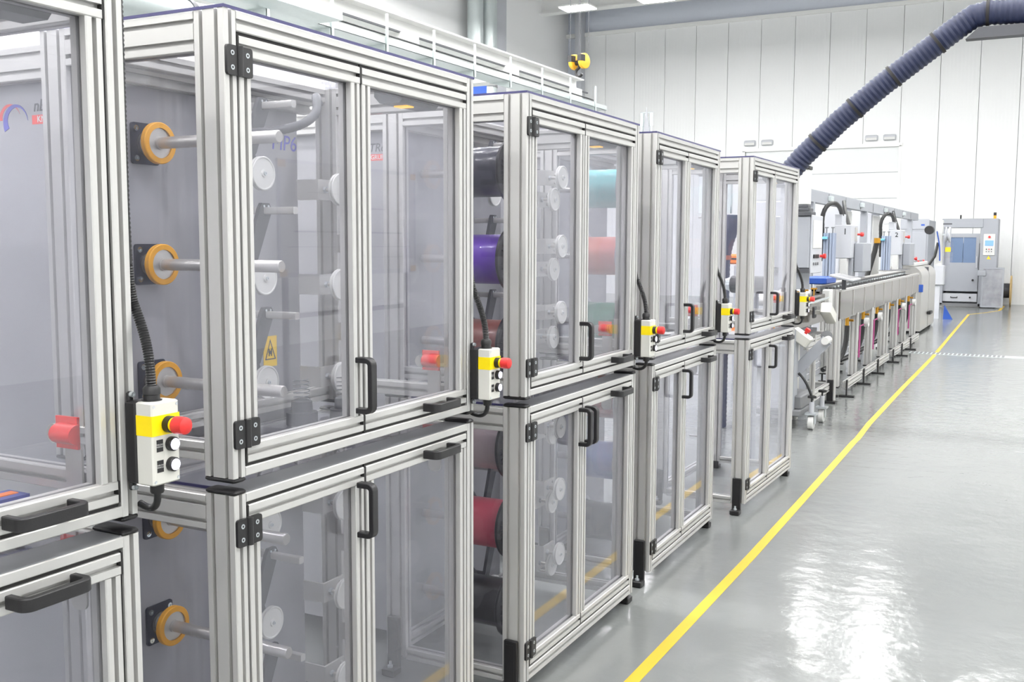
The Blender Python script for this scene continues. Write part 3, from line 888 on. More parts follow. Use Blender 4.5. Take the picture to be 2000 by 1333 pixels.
# ------------------------------------------------------------------ control boxes
BAND = None
def control_box(cab, dz, label):
    cx, cy, cr, L = CABS[cab]
    r = radians(cr)
    ly = L - 0.028
    t = thing('control_box', label, 'control box', (cx - ly * sin(r), cy + ly * cos(r), 1.16 + dz), r, 'push-button boxes on the cabinet posts')
    H = 0.165
    obj('back_plate', MB().bbox(0.0, 0.031, 0.0, 0.07, 0.0, H, 0.004).bbox(0.0, 0.01, 0.004, 0.018, -0.016, H + 0.018, 0.003), 'black_plastic', t)
    obj('housing', MB().bbox(0.031, 0.076, 0.0, 0.07, 0.0, H, 0.003), 'box_white', t)
    z0, z1 = H - 0.066, H - 0.026
    obj('yellow_band', MB().box(0.033, 0.0765, -0.0006, 0.0706, z0, z1), 'box_yellow', t)
    eb = obj('emergency_button', MB().lathe([(0.097, 0.013), (0.099, 0.0175), (0.12, 0.0175), (0.125, 0.0165), (0.128, 0.012), (0.129, 0.001)], 'x', (0, 0.04, (z0 + z1) / 2), 28), 'red_plastic', t)
    obj('collar', MB().lathe([(0.0765, 0.0165), (0.09, 0.0165), (0.091, 0.014)], 'x', (0, 0.04, (z0 + z1) / 2), 24), 'black_plastic', eb)
    obj('yellow_ring', MB().lathe([(0.091, 0.0145), (0.0975, 0.016)], 'x', (0, 0.04, (z0 + z1) / 2), 24), 'box_yellow', eb)
    for zz, tx in ((0.079, 'UPPER DOOR\nOPEN/CLOSE'), (0.038, 'LOWER DOOR\nOPEN/CLOSE')):
        pb = obj('push_button', MB().lathe([(0.0765, 0.0145), (0.086, 0.0145), (0.0885, 0.0125), (0.0885, 0.0115)], 'x', (0, 0.046, zz), 24), 'black_plastic', t)
        obj('lit_cap', MB().lathe([(0.086, 0.0118), (0.0895, 0.0112), (0.0905, 0.006), (0.0907, 0.0005)], 'x', (0, 0.046, zz), 24), 'button_lit', pb)
        lp = obj('label_plate', MB().box(0.0755, 0.0768, 0.010, 0.026, zz - 0.012, zz + 0.012), 'black_plastic', t)
        me = text_mesh('label_text', tx, 0.0042, 'white_plastic', 0.0001)
        obj('label_text', me, 'white_plastic', lp, (0.077, 0.018, zz), (pi / 2, 0, pi / 2))
    for yy, zz in ((0.006, 0.008), (0.064, 0.008), (0.006, H - 0.008), (0.064, H - 0.008)):
        obj('screw', MB().lathe([(0.0755, 0.0034), (0.0768, 0.003), (0.0765, 0.0012)], 'x', (0, yy, zz), 10), 'zinc', t)
    for zz in (-0.010, H + 0.012):
        obj('mounting_screw', MB().lathe([(0.009, 0.006), (0.016, 0.0055), (0.016, 0.003), (0.013, 0.003)], 'x', (0, 0.011, zz), 12), 'zinc', t)
    obj('cable_gland', MB().lathe([(H, 0.02), (H + 0.002, 0.02), (H + 0.002, 0.016), (H + 0.012, 0.016), (H + 0.013, 0.0175), (H + 0.024, 0.0175), (H + 0.03, 0.013)], 'z', (0.045, 0.03, 0), 12, False), 'black_plastic', t)
    obj('cable_gland', MB().lathe([(-0.022, 0.012), (-0.018, 0.014), (-0.002, 0.014), (0.0, 0.012)], 'z', (0.047, 0.035, 0), 12, False), 'black_plastic', t)
    P = bez((0.045, 0.03, H + 0.028), (0.043, 0.03, H + 0.09), (0.02, 0.045, H + 0.12), (-0.008, 0.040, H + 0.19))
    P += bez((-0.008, 0.040, H + 0.19), (-0.016, 0.038, H + 0.22), (-0.018, 0.037, H + 0.26), (-0.02, 0.037, H + 0.32))[1:]
    obj('conduit', MB().tube(P, 0.0095, 12, 0.09, 0.0026), 'hose_black', t)
    P = bez((0.047, 0.035, -0.02), (0.048, 0.037, -0.05), (0.02, 0.05, -0.07), (-0.02, 0.05, -0.055))
    obj('cable', MB().tube(P, 0.0075, 10), 'hose_black', t)
control_box('A', 0.027, 'large push-button box nearest the camera, yellow band and red emergency knob')
control_box('B', 0.0, 'push-button box second from the left, in front of the brown spool')
control_box('C', 0.0, 'push-button box third from the left with red knob and lit buttons')
control_box('D', 0.0, 'push-button box fourth from the left, before the last cabinet')
control_box('E', 0.0, 'smallest push-button box, beside the cooling trough at the row end')

# small roller block on the shelf of the nearest cabinet
t = thing('roller_block', 'small blue roller block with orange strip behind the nearest pane', 'roller block', (-0.27, 1.25, LT + 0.003), 0.0)
obj('body', MB().bbox(-0.03, 0.03, 0.0, 0.11, 0.006, 0.05, 0.004), 'mid_grey', t)
obj('cover', MB().box(-0.034, 0.034, -0.01, 0.12, 0.05, 0.058), 'blue_plastic', t)
obj('base', MB().box(-0.034, 0.034, -0.01, 0.12, 0.0, 0.006), 'blue_plastic', t)
obj('strip', MB().box(-0.012, 0.012, 0.0, 0.11, 0.058, 0.06), 'orange', t)

# ------------------------------------------------------------------ production line behind the cabinets
# cooling trough on legs
def trough():
    t = thing('cooling_trough', 'long stainless cooling trough on aluminium legs beside the walkway', 'cooling trough', (0, 0, 0))
    x0, x1, ya, yb = -0.80, -0.36, 11.3, 18.55
    obj('basin', MB().box(x0, x1 - 0.01, ya, yb, 0.84, 0.88).box(x0, x0 + 0.01, ya, yb, 0.88, 1.15).box(x0, x1, ya, ya + 0.01, 0.86, 1.15).box(x0, x1, yb - 0.01, yb, 0.86, 1.15), 'stainless', t)
    n = 9
    for i in range(n):
        a = ya + (yb - ya) * i / n; b_ = ya + (yb - ya) * (i + 1) / n
        obj('side_panel', MB().bbox(x1 - 0.008, x1, a + 0.01, b_ - 0.01, 0.86, 1.15, 0.002), 'stainless', t)
        obj('panel_joint', MB().box(x1 - 0.004, x1 + 0.006, b_ - 0.012, b_ + 0.012, 0.86, 1.16), 'steel_brushed', t)
    obj('rim', MB().box(x1 - 0.03, x1 + 0.01, ya, yb, 1.15, 1.175), 'steel_brushed', t)
    r = obj('roller_rail', MB().box(-0.62, -0.58, ya, yb, 1.13, 1.21), 'mid_grey', t)
    obj('rail_rim', MB().box(-0.64, -0.56, ya, yb, 1.21, 1.225).box(-0.94, -0.64, 13.0, 14.2, 1.21, 1.225).box(-0.94, -0.64, 17.9, 18.5, 1.21, 1.225), 'steel_brushed', r)
    for i in range(34):
        yy = ya + 0.1 + i * 0.21
        obj('roller', MB().cyl('x', (0, yy, 1.17), -0.58, -0.545, 0.018, 8), 'zinc', r)
    ylegs = [11.32, 12.46, 13.58, 14.72, 15.0, 15.95, 17.0, 18.3]
    for i, yy in enumerate(ylegs):
        for xx in (-0.45, -0.80):
            obj('leg', MB().slot('z', 0.12, 0.86, xx, xx + 0.09, yy, yy + 0.09), 'aluminium', t)
            f = obj('foot', MB().box(xx - 0.005, xx + 0.095, yy - 0.005, yy + 0.095, 0.105, 0.12).cyl('z', (xx + 0.045, yy + 0.045, 0), 0.02, 0.11, 0.012, 8).cyl('z', (xx + 0.045, yy + 0.045, 0), 0.0, 0.022, 0.045, 14), 'black_plastic', t)
    for a, b_ in zip(ylegs[:-1], ylegs[1:]):
        if b_ - a < 0.5: continue
        obj('low_rail', MB().slot('y', a + 0.12, b_ + 0.02, -0.335, -0.29, 0.08, 0.17), 'aluminium', t)
        obj('rail_foot', MB().box(-0.29, -0.275, a + 0.08, a + 0.13, 0.0, 0.19).box(-0.36, -0.2, a + 0.07, a + 0.14, 0.0, 0.02), 'black_plastic', t)
        for zz in (0.12, 0.2, 0.28, 0.36, 0.44):
            obj('rear_slat', MB().box(-0.79, -0.77, a + 0.09, b_, zz, zz + 0.06), 'light_grey', t)
    for i in range(6):
        yy = 12.0 + i * 1.12
        v = obj('valve', MB().cyl('z', (-0.40, yy, 0), 0.74, 0.86, 0.022, 10).cyl('x', (0, yy, 0.8), -0.42, -0.33, 0.014, 8), 'brass', t)
        obj('hose', MB().tube(bez((-0.40, yy, 0.74), (-0.40, yy, 0.5), (-0.42, yy + 0.05, 0.3), (-0.6, yy - 0.3, 0.25)), 0.028, 8), 'hose_black', v)
    for yy in (12.9, 14.0, 16.4, 17.7):
        g = MB().lathe([(-0.35, 0.035), (-0.35, 0.055), (-0.30, 0.055), (-0.30, 0.035), (-0.345, 0.034)], 'x', (0, yy, 0.72), 20, True, True)
        p = obj('drain_ring', g, 'white_plastic', t)
        obj('drain_pipe', MB().tube([(-0.34, yy, 0.7), (-0.38, yy - 0.12, 0.68), (-0.38, yy - 0.14, 0.3)], 0.012, 6), 'pink_pipe', p)
    return t
trough()

# cable duct beam
t = thing('cable_duct', 'long grey cable duct beam running above the trough stations', 'cable duct', (0, 0, 0))
obj('duct', MB().box(-1.1, -1.0, 12.1, 24.0, 2.18, 2.33), 'machine_grey', t)
for i in range(9):
    yy = 12.6 + i * 1.25
    obj('cover_joint', MB().box(-1.0, -0.995, yy, yy + 0.015, 2.19, 2.32), 'mid_grey', t)
    if i % 2 == 1:
        obj('outlet', MB().bbox(-1.0, -0.95, yy - 0.05, yy + 0.1, 2.22, 2.29, 0.006), 'galvanised', t)
for yy in (12.9, 17.0, 22.9):
    obj('support_post', MB().box(-1.1, -1.0, yy, yy + 0.1, 0, 2.18), 'machine_grey', t)

def station(y, num, label):
    t = thing('measuring_station', label, 'station', (0, y, 0), 0, 'numbered grey stations over the trough')
    h = obj('housing', MB().bbox(-0.87, -0.66, 0.0, 0.5, 1.48, 1.91, 0.008), 'light_grey', t)
    me = text_mesh('number', num, 0.11, 'ink', 0.0006, 0, 0.001)
    obj('number', me, 'ink', h, (-0.735, -0.002, 1.82), (pi / 2, 0, 0))
    obj('upper_box', MB().bbox(-0.87, -0.78, 0.02, 0.3, 1.91, 2.05, 0.006), 'light_grey', t)
    obj('side_box', MB().bbox(-0.655, -0.54, 0.25, 0.9, 1.30, 1.68, 0.008), 'machine_grey', t)
    obj('lower_box', MB().bbox(-0.74, -0.66, 0.15, 0.4, 1.228, 1.48, 0.006), 'machine_grey', t)
    eb = obj('emergency_button', MB().lathe([(-0.64, 0.014), (-0.60, 0.014), (-0.60, 0.028), (-0.57, 0.028), (-0.56, 0.02)], 'x', (0, 0.36, 1.79), 16), 'red_plastic', t)
    obj('plate', MB().box(-0.66, -0.654, 0.28, 0.46, 1.7, 1.88), 'steel_brushed', eb)
    for xx in (-0.90, -0.825):
        c = obj('column', MB().slot('z', 1.228, 1.8, xx, xx + 0.065, -0.55, -0.45), 'machine_grey_blue', t)
        obj('tee_nut', MB().cyl('z', (xx + 0.03, -0.5, 0), 1.8, 1.86, 0.008, 6).box(xx + 0.01, xx + 0.05, -0.51, -0.49, 1.86, 1.875), 'mid_grey', c)
    obj('cap', MB().bbox(-0.93, -0.845, -0.62, -0.4, 1.72, 1.755, 0.006), 'light_blue', t)
    obj('white_column', MB().bbox(-0.79, -0.70, 0.0, 0.12, 1.228, 1.48, 0.006), 'white_plastic', t)
    obj('cable_chain', MB().box(-0.885, -0.845, -0.3, -0.2, 1.2, 1.48), 'black_matt', t)
    obj('base_plate', MB().box(-0.92, -0.55, -0.6, 0.5, 1.226, 1.234), 'mid_grey', t)
    P = [(-0.91, -0.5, 1.45), (-0.93, -0.5, 1.95)] + bez((-0.93, -0.5, 1.95), (-0.93, -0.5, 2.2), (-0.75, -0.4, 2.26), (-0.80, 0.1, 2.04), 12)
    obj('hose', MB().tube(P, 0.028, 10, 0.04, 0.03), 'hose_black', t)
    obj('hose', MB().tube([(-0.92, 0.9, 2.24), (-0.84, 0.55, 2.1), (-0.74, 0.3, 1.9)], 0.026, 10), 'hose_black', t)
    return t
station(13.6, '1', 'pale grey station housing marked 1 above the trough')
station(18.5, '2', 'pale grey station housing marked 2 further along the trough')
t = thing('hose', 'thick black hose slanting down to the trough before station 2', 'hose', (0, 0, 0))
obj('tube', MB().tube([(-0.83, 17.0, 1.72), (-0.86, 17.0, 1.55), (-0.95, 16.9, 1.15)], 0.04, 10), 'hose_black', t)
obj('clamp', MB().cyl('z', (-0.83, 17.0, 0), 1.68, 1.76, 0.05, 12), 'brass', t)
for (xx, yy, wx, label) in ((-1.5, 15.5, 0.36, 'tall pale blue-grey cabinet behind station 1'), (-1.55, 18.5, 0.4, 'tall pale blue-grey cabinet between the two stations'), (-1.78, 13.0, 0.4, 'tall pale blue-grey cabinet seen through the last clear doors')):
    t = thing('electrical_cabinet', label, 'cabinet', (xx, yy, 0), 0, 'tall cabinets behind the trough')
    obj('body', MB().bbox(0, wx, 0, 0.9, 0.08, 2.2, 0.01), 'light_grey', t)
    obj('door', MB().bbox(wx, wx + 0.02, 0.03, 0.87, 0.12, 2.16, 0.005), 'white_plastic', t)
    obj('plinth', MB().box(0.02, wx - 0.02, 0.02, 0.88, 0, 0.08), 'dark_grey', t)

# operator column with control panel
t = thing('operator_column', 'grey operator column with push-button panel behind the last cabinet', 'control column', (-0.5, 10.3, 0))
obj('cabinet_body', MB().bbox(-0.42, 0.0, 0.0, 0.55, 1.42, 1.94, 0.01), 'machine_grey', t)
obj('base_band', MB().box(-0.42, 0.004, -0.004, 0.1, 1.375, 1.42), 'dark_grey', t)
obj('base_pedestal', MB().box(-0.36, -0.08, 0.05, 0.45, 0.0, 1.375), 'machine_grey', t)
p = obj('control_panel', MB().bbox(0.0, 0.02, 0.02, 0.54, 1.37, 1.95, 0.006), 'light_grey', t)
obj('panel_door', MB().bbox(0.02, 0.026, 0.06, 0.48, 1.62, 1.9, 0.003), 'white_plastic', p)
eb = obj('emergency_button', MB().lathe([(0.02, 0.014), (0.05, 0.014), (0.05, 0.026), (0.075, 0.026), (0.08, 0.018)], 'x', (0, 0.45, 1.54), 16), 'red_plastic', t)
for i in range(3):
    obj('switch', MB().bbox(0.02, 0.034, 0.10 + i * 0.09, 0.16 + i * 0.09, 1.52, 1.56, 0.003), 'black_plastic', p)
    obj('switch', MB().bbox(0.02, 0.03, 0.10 + i * 0.1, 0.14 + i * 0.1, 1.45, 1.48, 0.003), 'mid_grey', p)
obj('bellows', MB().bbox(-0.24, 0.01, -0.02, 0.22, 1.94, 1.985, 0.006).bbox(-0.21, -0.01, 0.0, 0.2, 1.985, 2.02, 0.006).bbox(-0.18, -0.03, 0.02, 0.18, 2.02, 2.05, 0.006), 'dark_grey', t)
obj('lift_tube', MB().bbox(-0.16, -0.03, 0.03, 0.17, 2.05, 2.40, 0.008), 'white_plastic', t)
obj('tube_cap', MB().box(-0.165, -0.025, 0.025, 0.175, 2.40, 2.43), 'black_plastic', t)
obj('upper_tube', MB().bbox(-0.14, -0.05, 0.04, 0.16, 2.43, 2.72, 0.008), 'galvanised', t)
t = thing('operator_tablet', 'tilted grey operator tablet beside the grey column', 'tablet', (-0.30, 11.1, 1.30), 0)
o = obj('tablet', MB().bbox(-0.12, 0.12, -0.17, 0.35, 0.0, 0.025, 0.006), 'light_grey', t, (0, 0, 0), (0, radians(12), 0))
obj('screen', MB().box(-0.09, 0.09, -0.12, 0.3, 0.025, 0.027), 'mid_grey', o)
obj('stand', MB().box(-0.06, -0.02, 0.25, 0.29, -0.125, 0.0), 'dark_grey', t)
t = tag(obj('blue_tray', MB().bbox(-0.78, -0.52, 11.35, 11.9, 1.226, 1.30, 0.01), 'blue_paint'), 'bright blue tray lying under the operator tablet', 'tray')

# inlet frame before the trough with sensor arm
t = thing('inlet_frame', 'aluminium inlet frame with grey rollers left of the trough', 'machine frame', (0, 0, 0))
obj('post', MB().slot('z', 0.0, 1.19, -0.42, -0.33, 10.95, 11.04), 'aluminium', t)
obj('foot', MB().box(-0.4, -0.34, 10.92, 10.95, 0.0, 0.24).box(-0.44, -0.3, 10.85, 10.98, 0.0, 0.02), 'black_plastic', t)
obj('post', MB().slot('z', 0.0, 0.78, -0.72, -0.45, 9.7, 9.79), 'aluminium', t)
obj('post', MB().slot('z', 0.0, 0.78, -0.42, -0.37, 10.1, 10.145), 'aluminium', t)
for zz in (0.66, 0.12):
    obj('rail', MB().slot('y', 9.8, 11.0, -0.42, -0.375, zz, zz + 0.09), 'aluminium', t)
    obj('rail', MB().slot('x', -0.75, -0.42, 10.95, 10.995, zz, zz + 0.09), 'aluminium', t)
obj('tray', MB().box(-0.75, -0.4, 8.4, 10.3, 0.80, 0.84), 'dark_grey', t)
obj('side_plate', MB().bbox(-0.42, -0.40, 8.3, 10.9, 0.88, 1.16, 0.004), 'stainless', t)
obj('guide_bar', MB().tube([(-0.38, 8.4, 1.08), (-0.36, 10.6, 1.12)], 0.014, 8), 'chrome', t)
for i, yy in enumerate((8.6, 9.0, 9.4, 9.8, 10.2)):
    rr = obj('roller', MB().cyl('x', (0, yy, 1.18), -0.75, -0.45, 0.04, 14), 'steel_brushed', t)
    obj('knob', MB().cyl('z', (-0.42, yy, 0), 1.16, 1.22, 0.006, 6).box(-0.45, -0.39, yy - 0.006, yy + 0.006, 1.22, 1.235), 'brass', t)
for zz in (0.55, 0.68):
    obj('motor', MB().cyl('y', (-0.55, 0, zz + 0.1), 9.0, 9.35, 0.07, 16), 'steel_brushed', t)
for zz in (0.22, 0.32, 0.42, 0.52):
    obj('rear_slat', MB().box(-0.80, -0.78, 9.8, 11.2, zz, zz + 0.07), 'light_grey', t)
t = thing('sensor_head', 'white tilted sensor head on a bracket before the trough', 'sensor', (-0.27, 10.15, 1.0), 0)
o = obj('head', MB().bbox(-0.05, 0.05, -0.15, 0.19, -0.055, 0.055, 0.01), 'box_white', t, (0, 0, 0), (radians(-22), 0, 0))
obj('bracket', MB().box(-0.12, -0.05, -0.03, 0.03, -0.02, 0.02), 'box_white', t)
obj('clamp', MB().bbox(-0.19, -0.12, -0.06, 0.06, -0.06, 0.06, 0.008), 'dark_grey', t)
obj('spindle_block', MB().bbox(-0.16, -0.08, 0.5, 0.66, 0.02, 0.2, 0.01), 'white_plastic', t)

# wheeled cart with arm
t = thing('machine_cart', 'grey wheeled machine cart with slanted arm and castors', 'cart', (0, 0, 0))
obj('chassis', MB().bbox(-0.70, -0.30, 9.15, 9.75, 0.12, 0.18, 0.01).bbox(-0.66, -0.30, 9.2, 9.7, 0.18, 0.30, 0.01), 'mid_grey', t)
obj('upright', MB().box(-0.44, -0.36, 9.15, 9.3, 0.18, 0.9), 'machine_grey', t)
obj('skirt', MB().box(-0.66, -0.44, 9.18, 9.26, 0.15, 0.62), 'light_grey', t)
ar = obj('arm', MB().sweep([(-0.40, 9.34, 0.49), (-0.13, 9.40, 0.80)], (0, 1, 0), 0.03, 0.10), 'machine_grey', t)
obj('arm_roller', MB().cyl('y', (-0.13, 0, 0.80), 9.30, 9.46, 0.035, 16), 'white_plastic', ar)
obj('arm_wheel', MB().lathe([(9.46, 0.02), (9.46, 0.05), (9.475, 0.04), (9.49, 0.05), (9.49, 0.02)], 'y', (-0.15, 0, 0.83), 24), 'mid_grey', ar)
pb = obj('button_box', MB().bbox(-0.09, 0.09, -0.07, 0.07, -0.05, 0.05, 0.01), 'box_white', t, (-0.33, 9.25, 0.83), (0, radians(35), 0))
obj('emergency_button', MB().lathe([(0.05, 0.014), (0.07, 0.014), (0.07, 0.025), (0.1, 0.024), (0.105, 0.012)], 'z', (0.01, 0, 0), 16), 'red_plastic', pb)
obj('cable', MB().tube(bez((-0.35, 9.28, 0.5), (-0.28, 9.28, 0.45), (-0.22, 9.28, 0.3), (-0.22, 9.28, 0.26)), 0.012, 8), 'hose_black', t)
for (xx, yy) in ((-0.22, 9.26), (-0.21, 9.68), (-0.62, 9.26)):
    c = obj('castor_wheel', MB().lathe([(-0.025, 0.02), (-0.025, 0.055), (-0.02, 0.062), (0.02, 0.062), (0.025, 0.055), (0.025, 0.02)], 'x', (xx, yy, 0.062), 24), 'white_plastic', t)
    obj('castor_fork', MB().box(xx - 0.034, xx - 0.028, yy - 0.02, yy + 0.04, 0.05, 0.135).box(xx + 0.028, xx + 0.034, yy - 0.02, yy + 0.04, 0.05, 0.135).box(xx - 0.05, xx + 0.05, yy - 0.05, yy + 0.06, 0.135, 0.15), 'zinc', c)
    obj('jack_tube', MB().cyl('z', (xx, yy, 0), 0.15, 0.25, 0.022, 14), 'light_grey', c)
    obj('star_knob', MB().cyl('z', (xx, yy, 0), 0.25, 0.29, 0.008, 8).cyl('z', (xx, yy, 0), 0.285, 0.305, 0.04, 5), 'black_plastic', c)

# extruder parts seen between the last two cabinets
t = thing('extruder_barrel', 'black barrel with a silver cone behind the last cabinet gap', 'extruder', (-0.5, 7.55, 1.36), 0)
obj('cone', MB().lathe([(-0.09, 0.025), (0.0, 0.055)], 'x', (0, 0, 0), 28), 'chrome', t)
obj('barrel', MB().lathe([(0.0, 0.06), (0.01, 0.065), (0.3, 0.065), (0.31, 0.05)], 'x', (0, 0, 0), 28), 'black_plastic', t)
obj('stand', MB().box(0.1, 0.2, -0.05, 0.05, -1.36, -0.06), 'machine_grey', t)
t = thing('robot_arm', 'small orange robot arm glimpsed between the last two cabinets', 'robot arm', (-1.9, 12.0, 0), 0)
obj('upper_arm', MB().bbox(0.0, 0.3, 0, 0.1, 1.42, 1.54, 0.02), 'orange', t)
obj('fore_arm', MB().sweep([(0.03, 0.05, 1.46), (0.06, 0.05, 1.36), (-0.02, 0.05, 1.27)], (0, 1, 0), 0.06, 0.06), 'orange', t)
obj('base', MB().bbox(0.18, 0.34, -0.03, 0.15, 0.0, 1.42, 0.02), 'machine_grey', t)
obj('decal', MB().box(0.06, 0.24, -0.002, 0, 1.47, 1.495), 'ink', t)
t = thing('hose_bundle', 'dark ribbed hose bundle behind the gap before the last cabinet', 'hose', (0, 0, 0))
obj('tube', MB().tube(bez((-0.90, 9.0, 1.92), (-0.90, 9.0, 1.8), (-0.98, 9.0, 1.75), (-1.0, 9.0, 1.5)) + [(-1.0, 9.0, 0.0)], 0.075, 16, 0.03, 0.02), 'hose_blue', t)
obj('collar', MB().tube([(-1.0, 9.0, 1.56), (-1.0, 9.0, 1.52)], 0.085, 18), 'copper_red', t)
t = thing('hopper', 'upright chrome hopper cylinders behind the last cabinet gap', 'hopper', (-1.25, 9.6, 0), 0)
obj('cylinder', MB().lathe([(1.95, 0.16), (2.3, 0.16), (2.31, 0.14)], 'z', (0, 0, 0), 28), 'chrome', t)
obj('lid', MB().lathe([(2.31, 0.17), (2.33, 0.17), (2.34, 0.05)], 'z', (0, 0, 0), 28), 'light_grey', t)
obj('leg', MB().box(-0.04, 0.04, -0.04, 0.04, 0, 1.95), 'machine_grey', t)

# blue extraction hose with its boom
HP = [(-0.56, 9.5, 2.27), (-0.52, 9.5, 2.33), (-0.42, 9.5, 2.45), (-0.1, 9.5, 2.76), (0.25, 9.5, 3.05), (0.6, 9.5, 3.31), (0.83, 9.5, 3.48), (0.95, 9.5, 3.56), (1.06, 9.5, 3.58), (1.35, 9.5, 3.565), (3.2, 9.5, 3.55)]
t = thing('extraction_hose', 'thick dark blue corrugated extraction hose rising to the right', 'hose', (0, 0, 0))
obj('tube', MB().tube(HP, 0.098, 24, 0.045, 0.021), 'hose_blue', t)
obj('intake_hood', MB().bbox(-0.66, -0.46, 9.4, 9.6, 2.18, 2.3, 0.02), 'light_grey', t)
obj('hood_post', MB().box(-0.6, -0.54, 9.47, 9.53, 1.26, 2.18), 'light_grey', t)
for a, b_, s in ((2, 3, 0.25), (3, 4, 0.2), (4, 5, 0.1), (5, 6, 0.2)):
    p = Vector(HP[a]).lerp(Vector(HP[b_]), s + 0.15)
    d = (Vector(HP[b_]) - Vector(HP[a])).normalized()
    obj('hose_clamp', MB().tube([p - d * 0.013, p + d * 0.013], 0.105, 24), 'black_matt', t)
p = Vector(HP[8])
obj('hose_clamp', MB().tube([p - Vector((0.012, 0, 0)), p + Vector((0.012, 0, 0))], 0.106, 24), 'black_matt', t)
obj('bolt', MB().box(p.x - 0.015, p.x + 0.015, 9.48, 9.52, p.z + 0.1, p.z + 0.13), 'black_plastic', t)
t = thing('hose_boom', 'dark grey boom beam under the horizontal blue hose', 'boom', (0, 0, 0))
obj('beam', MB().prism([(0.90, 3.37), (8.9, 3.37), (8.9, 3.46), (1.0, 3.46)], 'y', 9.44, 9.56), 'dark_grey', t)
obj('wall_plate', MB().box(8.9, 8.99, 9.3, 9.7, 3.2, 3.6), 'dark_grey', t)

# caterpillar haul-off with rounded stainless covers
t = thing('haul_off', 'stainless haul-off machine with two rounded covers at the trough end', 'haul-off machine', (-0.03, 20.2, 0))
for i, (ya, yb) in enumerate(((0.0, 1.25), (1.32, 2.5))):
    P = [(-1.0, 0.05), (-0.45, 0.05), (-0.45, 1.05)] + [(-0.65 + 0.2 * cos(a * pi / 16), 1.05 + 0.2 * sin(a * pi / 16)) for a in range(1, 9)] + [(-1.0, 1.25)]
    obj('cover', MB().prism(P, 'y', ya, yb), 'steel_brushed', t)
obj('joint', MB().box(-1.0, -0.47, 1.25, 1.32, 0.05, 1.22), 'dark_grey', t)
obj('top_console', MB().bbox(-0.95, -0.6, 0.1, 2.4, 1.25, 1.32, 0.01), 'white_plastic', t)
for i in range(7):
    obj('console_button', MB().cyl('z', (-0.66, 0.3 + i * 0.3, 0), 1.32, 1.35, 0.025, 8), 'red_plastic' if i in (3, 6) else 'mid_grey', t)
obj('front_latch', MB().bbox(-0.5, -0.42, -0.04, 0.0, 0.78, 0.92, 0.006), 'blue_paint', t)
obj('latch', MB().bbox(-0.45, -0.38, 1.1, 1.5, 0.3, 0.36, 0.01), 'black_plastic', t)
pb = obj('button_box', MB().bbox(-0.75, -0.6, -0.25, -0.05, 1.28, 1.46, 0.015), 'box_white', t)
obj('emergency_button', MB().lathe([(-0.6, 0.02), (-0.56, 0.02), (-0.56, 0.035), (-0.53, 0.03)], 'x', (0, -0.15, 1.4), 14), 'red_plastic', pb)
obj('foot', MB().box(-0.9, -0.5, 0.1, 0.2, 0, 0.05).box(-0.9, -0.5, 2.3, 2.4, 0, 0.05), 'black_plastic', t)

# grey enclosure, capstan tower, take-up machine at the far end
t = thing('machine_enclosure', 'plain grey machine enclosure behind station 2', 'machine', (-1.6, 26.0, 0), 0)
obj('body', MB().bbox(0.0, 0.62, 0, 1.6, 0.0, 2.24, 0.01), 'machine_grey', t)
obj('top_band', MB().bbox(-0.01, 0.63, -0.015, 0.0, 2.02, 2.26, 0.004), 'machine_grey', t)
obj('door_panel', MB().bbox(0.05, 0.58, -0.02, 0.0, 0.3, 1.95, 0.006), 'machine_grey', t)
obj('badge', MB().box(0.45, 0.53, -0.017, -0.015, 2.1, 2.14), 'blue_paint', t)
t = thing('capstan_tower', 'pale capstan tower with pulley wheels and black motor', 'capstan', (-0.68, 24.6, 0), 0)
obj('tower', MB().bbox(0.0, 0.14, 0, 0.15, 0.9, 2.2, 0.01), 'white_plastic', t)
obj('cabinet_body', MB().bbox(-0.02, 0.2, -0.05, 0.3, 0.75, 1.2, 0.02), 'light_grey', t)
obj('stand', MB().box(0.02, 0.12, 0.0, 0.12, 0.0, 0.75), 'light_grey', t)
obj('motor', MB().cyl('y', (-0.14, 0, 1.98), -0.15, 0.1, 0.095, 18), 'black_plastic', t)
w_ = obj('pulley_wheel', MB().lathe([(0.2, 0.03), (0.2, 0.17), (0.22, 0.17), (0.23, 0.13), (0.26, 0.13), (0.27, 0.17), (0.3, 0.17), (0.3, 0.03)], 'x', (0, -0.05, 1.88), 28), 'light_grey', t)
obj('guide_arm', MB().box(0.14, 0.2, -0.07, -0.03, 1.86, 1.9), 'zinc', t)
obj('guide_arm', MB().box(0.14, 0.32, -0.05, -0.02, 2.1, 2.13), 'dark_grey', t)
obj('cover_plate', MB().prism([(0.15, 1.2), (0.3, 1.2), (0.36, 1.3), (0.36, 1.7), (0.28, 1.82), (0.15, 1.82)], 'y', 0.05, 0.06), 'clear_sheet', t)
obj('label_plate', MB().box(0.2, 0.31, -0.02, 0.05, 1.5, 1.6), 'sign_yellow', t)
obj('hose', MB().tube([(0.05, -0.06, 1.7), (0.0, -0.1, 1.4), (-0.15, -0.1, 1.15)], 0.03, 8), 'hose_black', t)
obj('blue_cable', MB().tube(bez((0.02, -0.05, 1.95), (0.05, -0.1, 1.8), (0.1, -0.1, 1.7), (0.1, -0.05, 1.3)), 0.015, 6), 'blue_paint', t)
obj('foot_stand', MB().prism([(0.22, 0.0), (0.42, 0.0), (0.24, 0.32)], 'y', -0.1, -0.05), 'blue_paint', t)

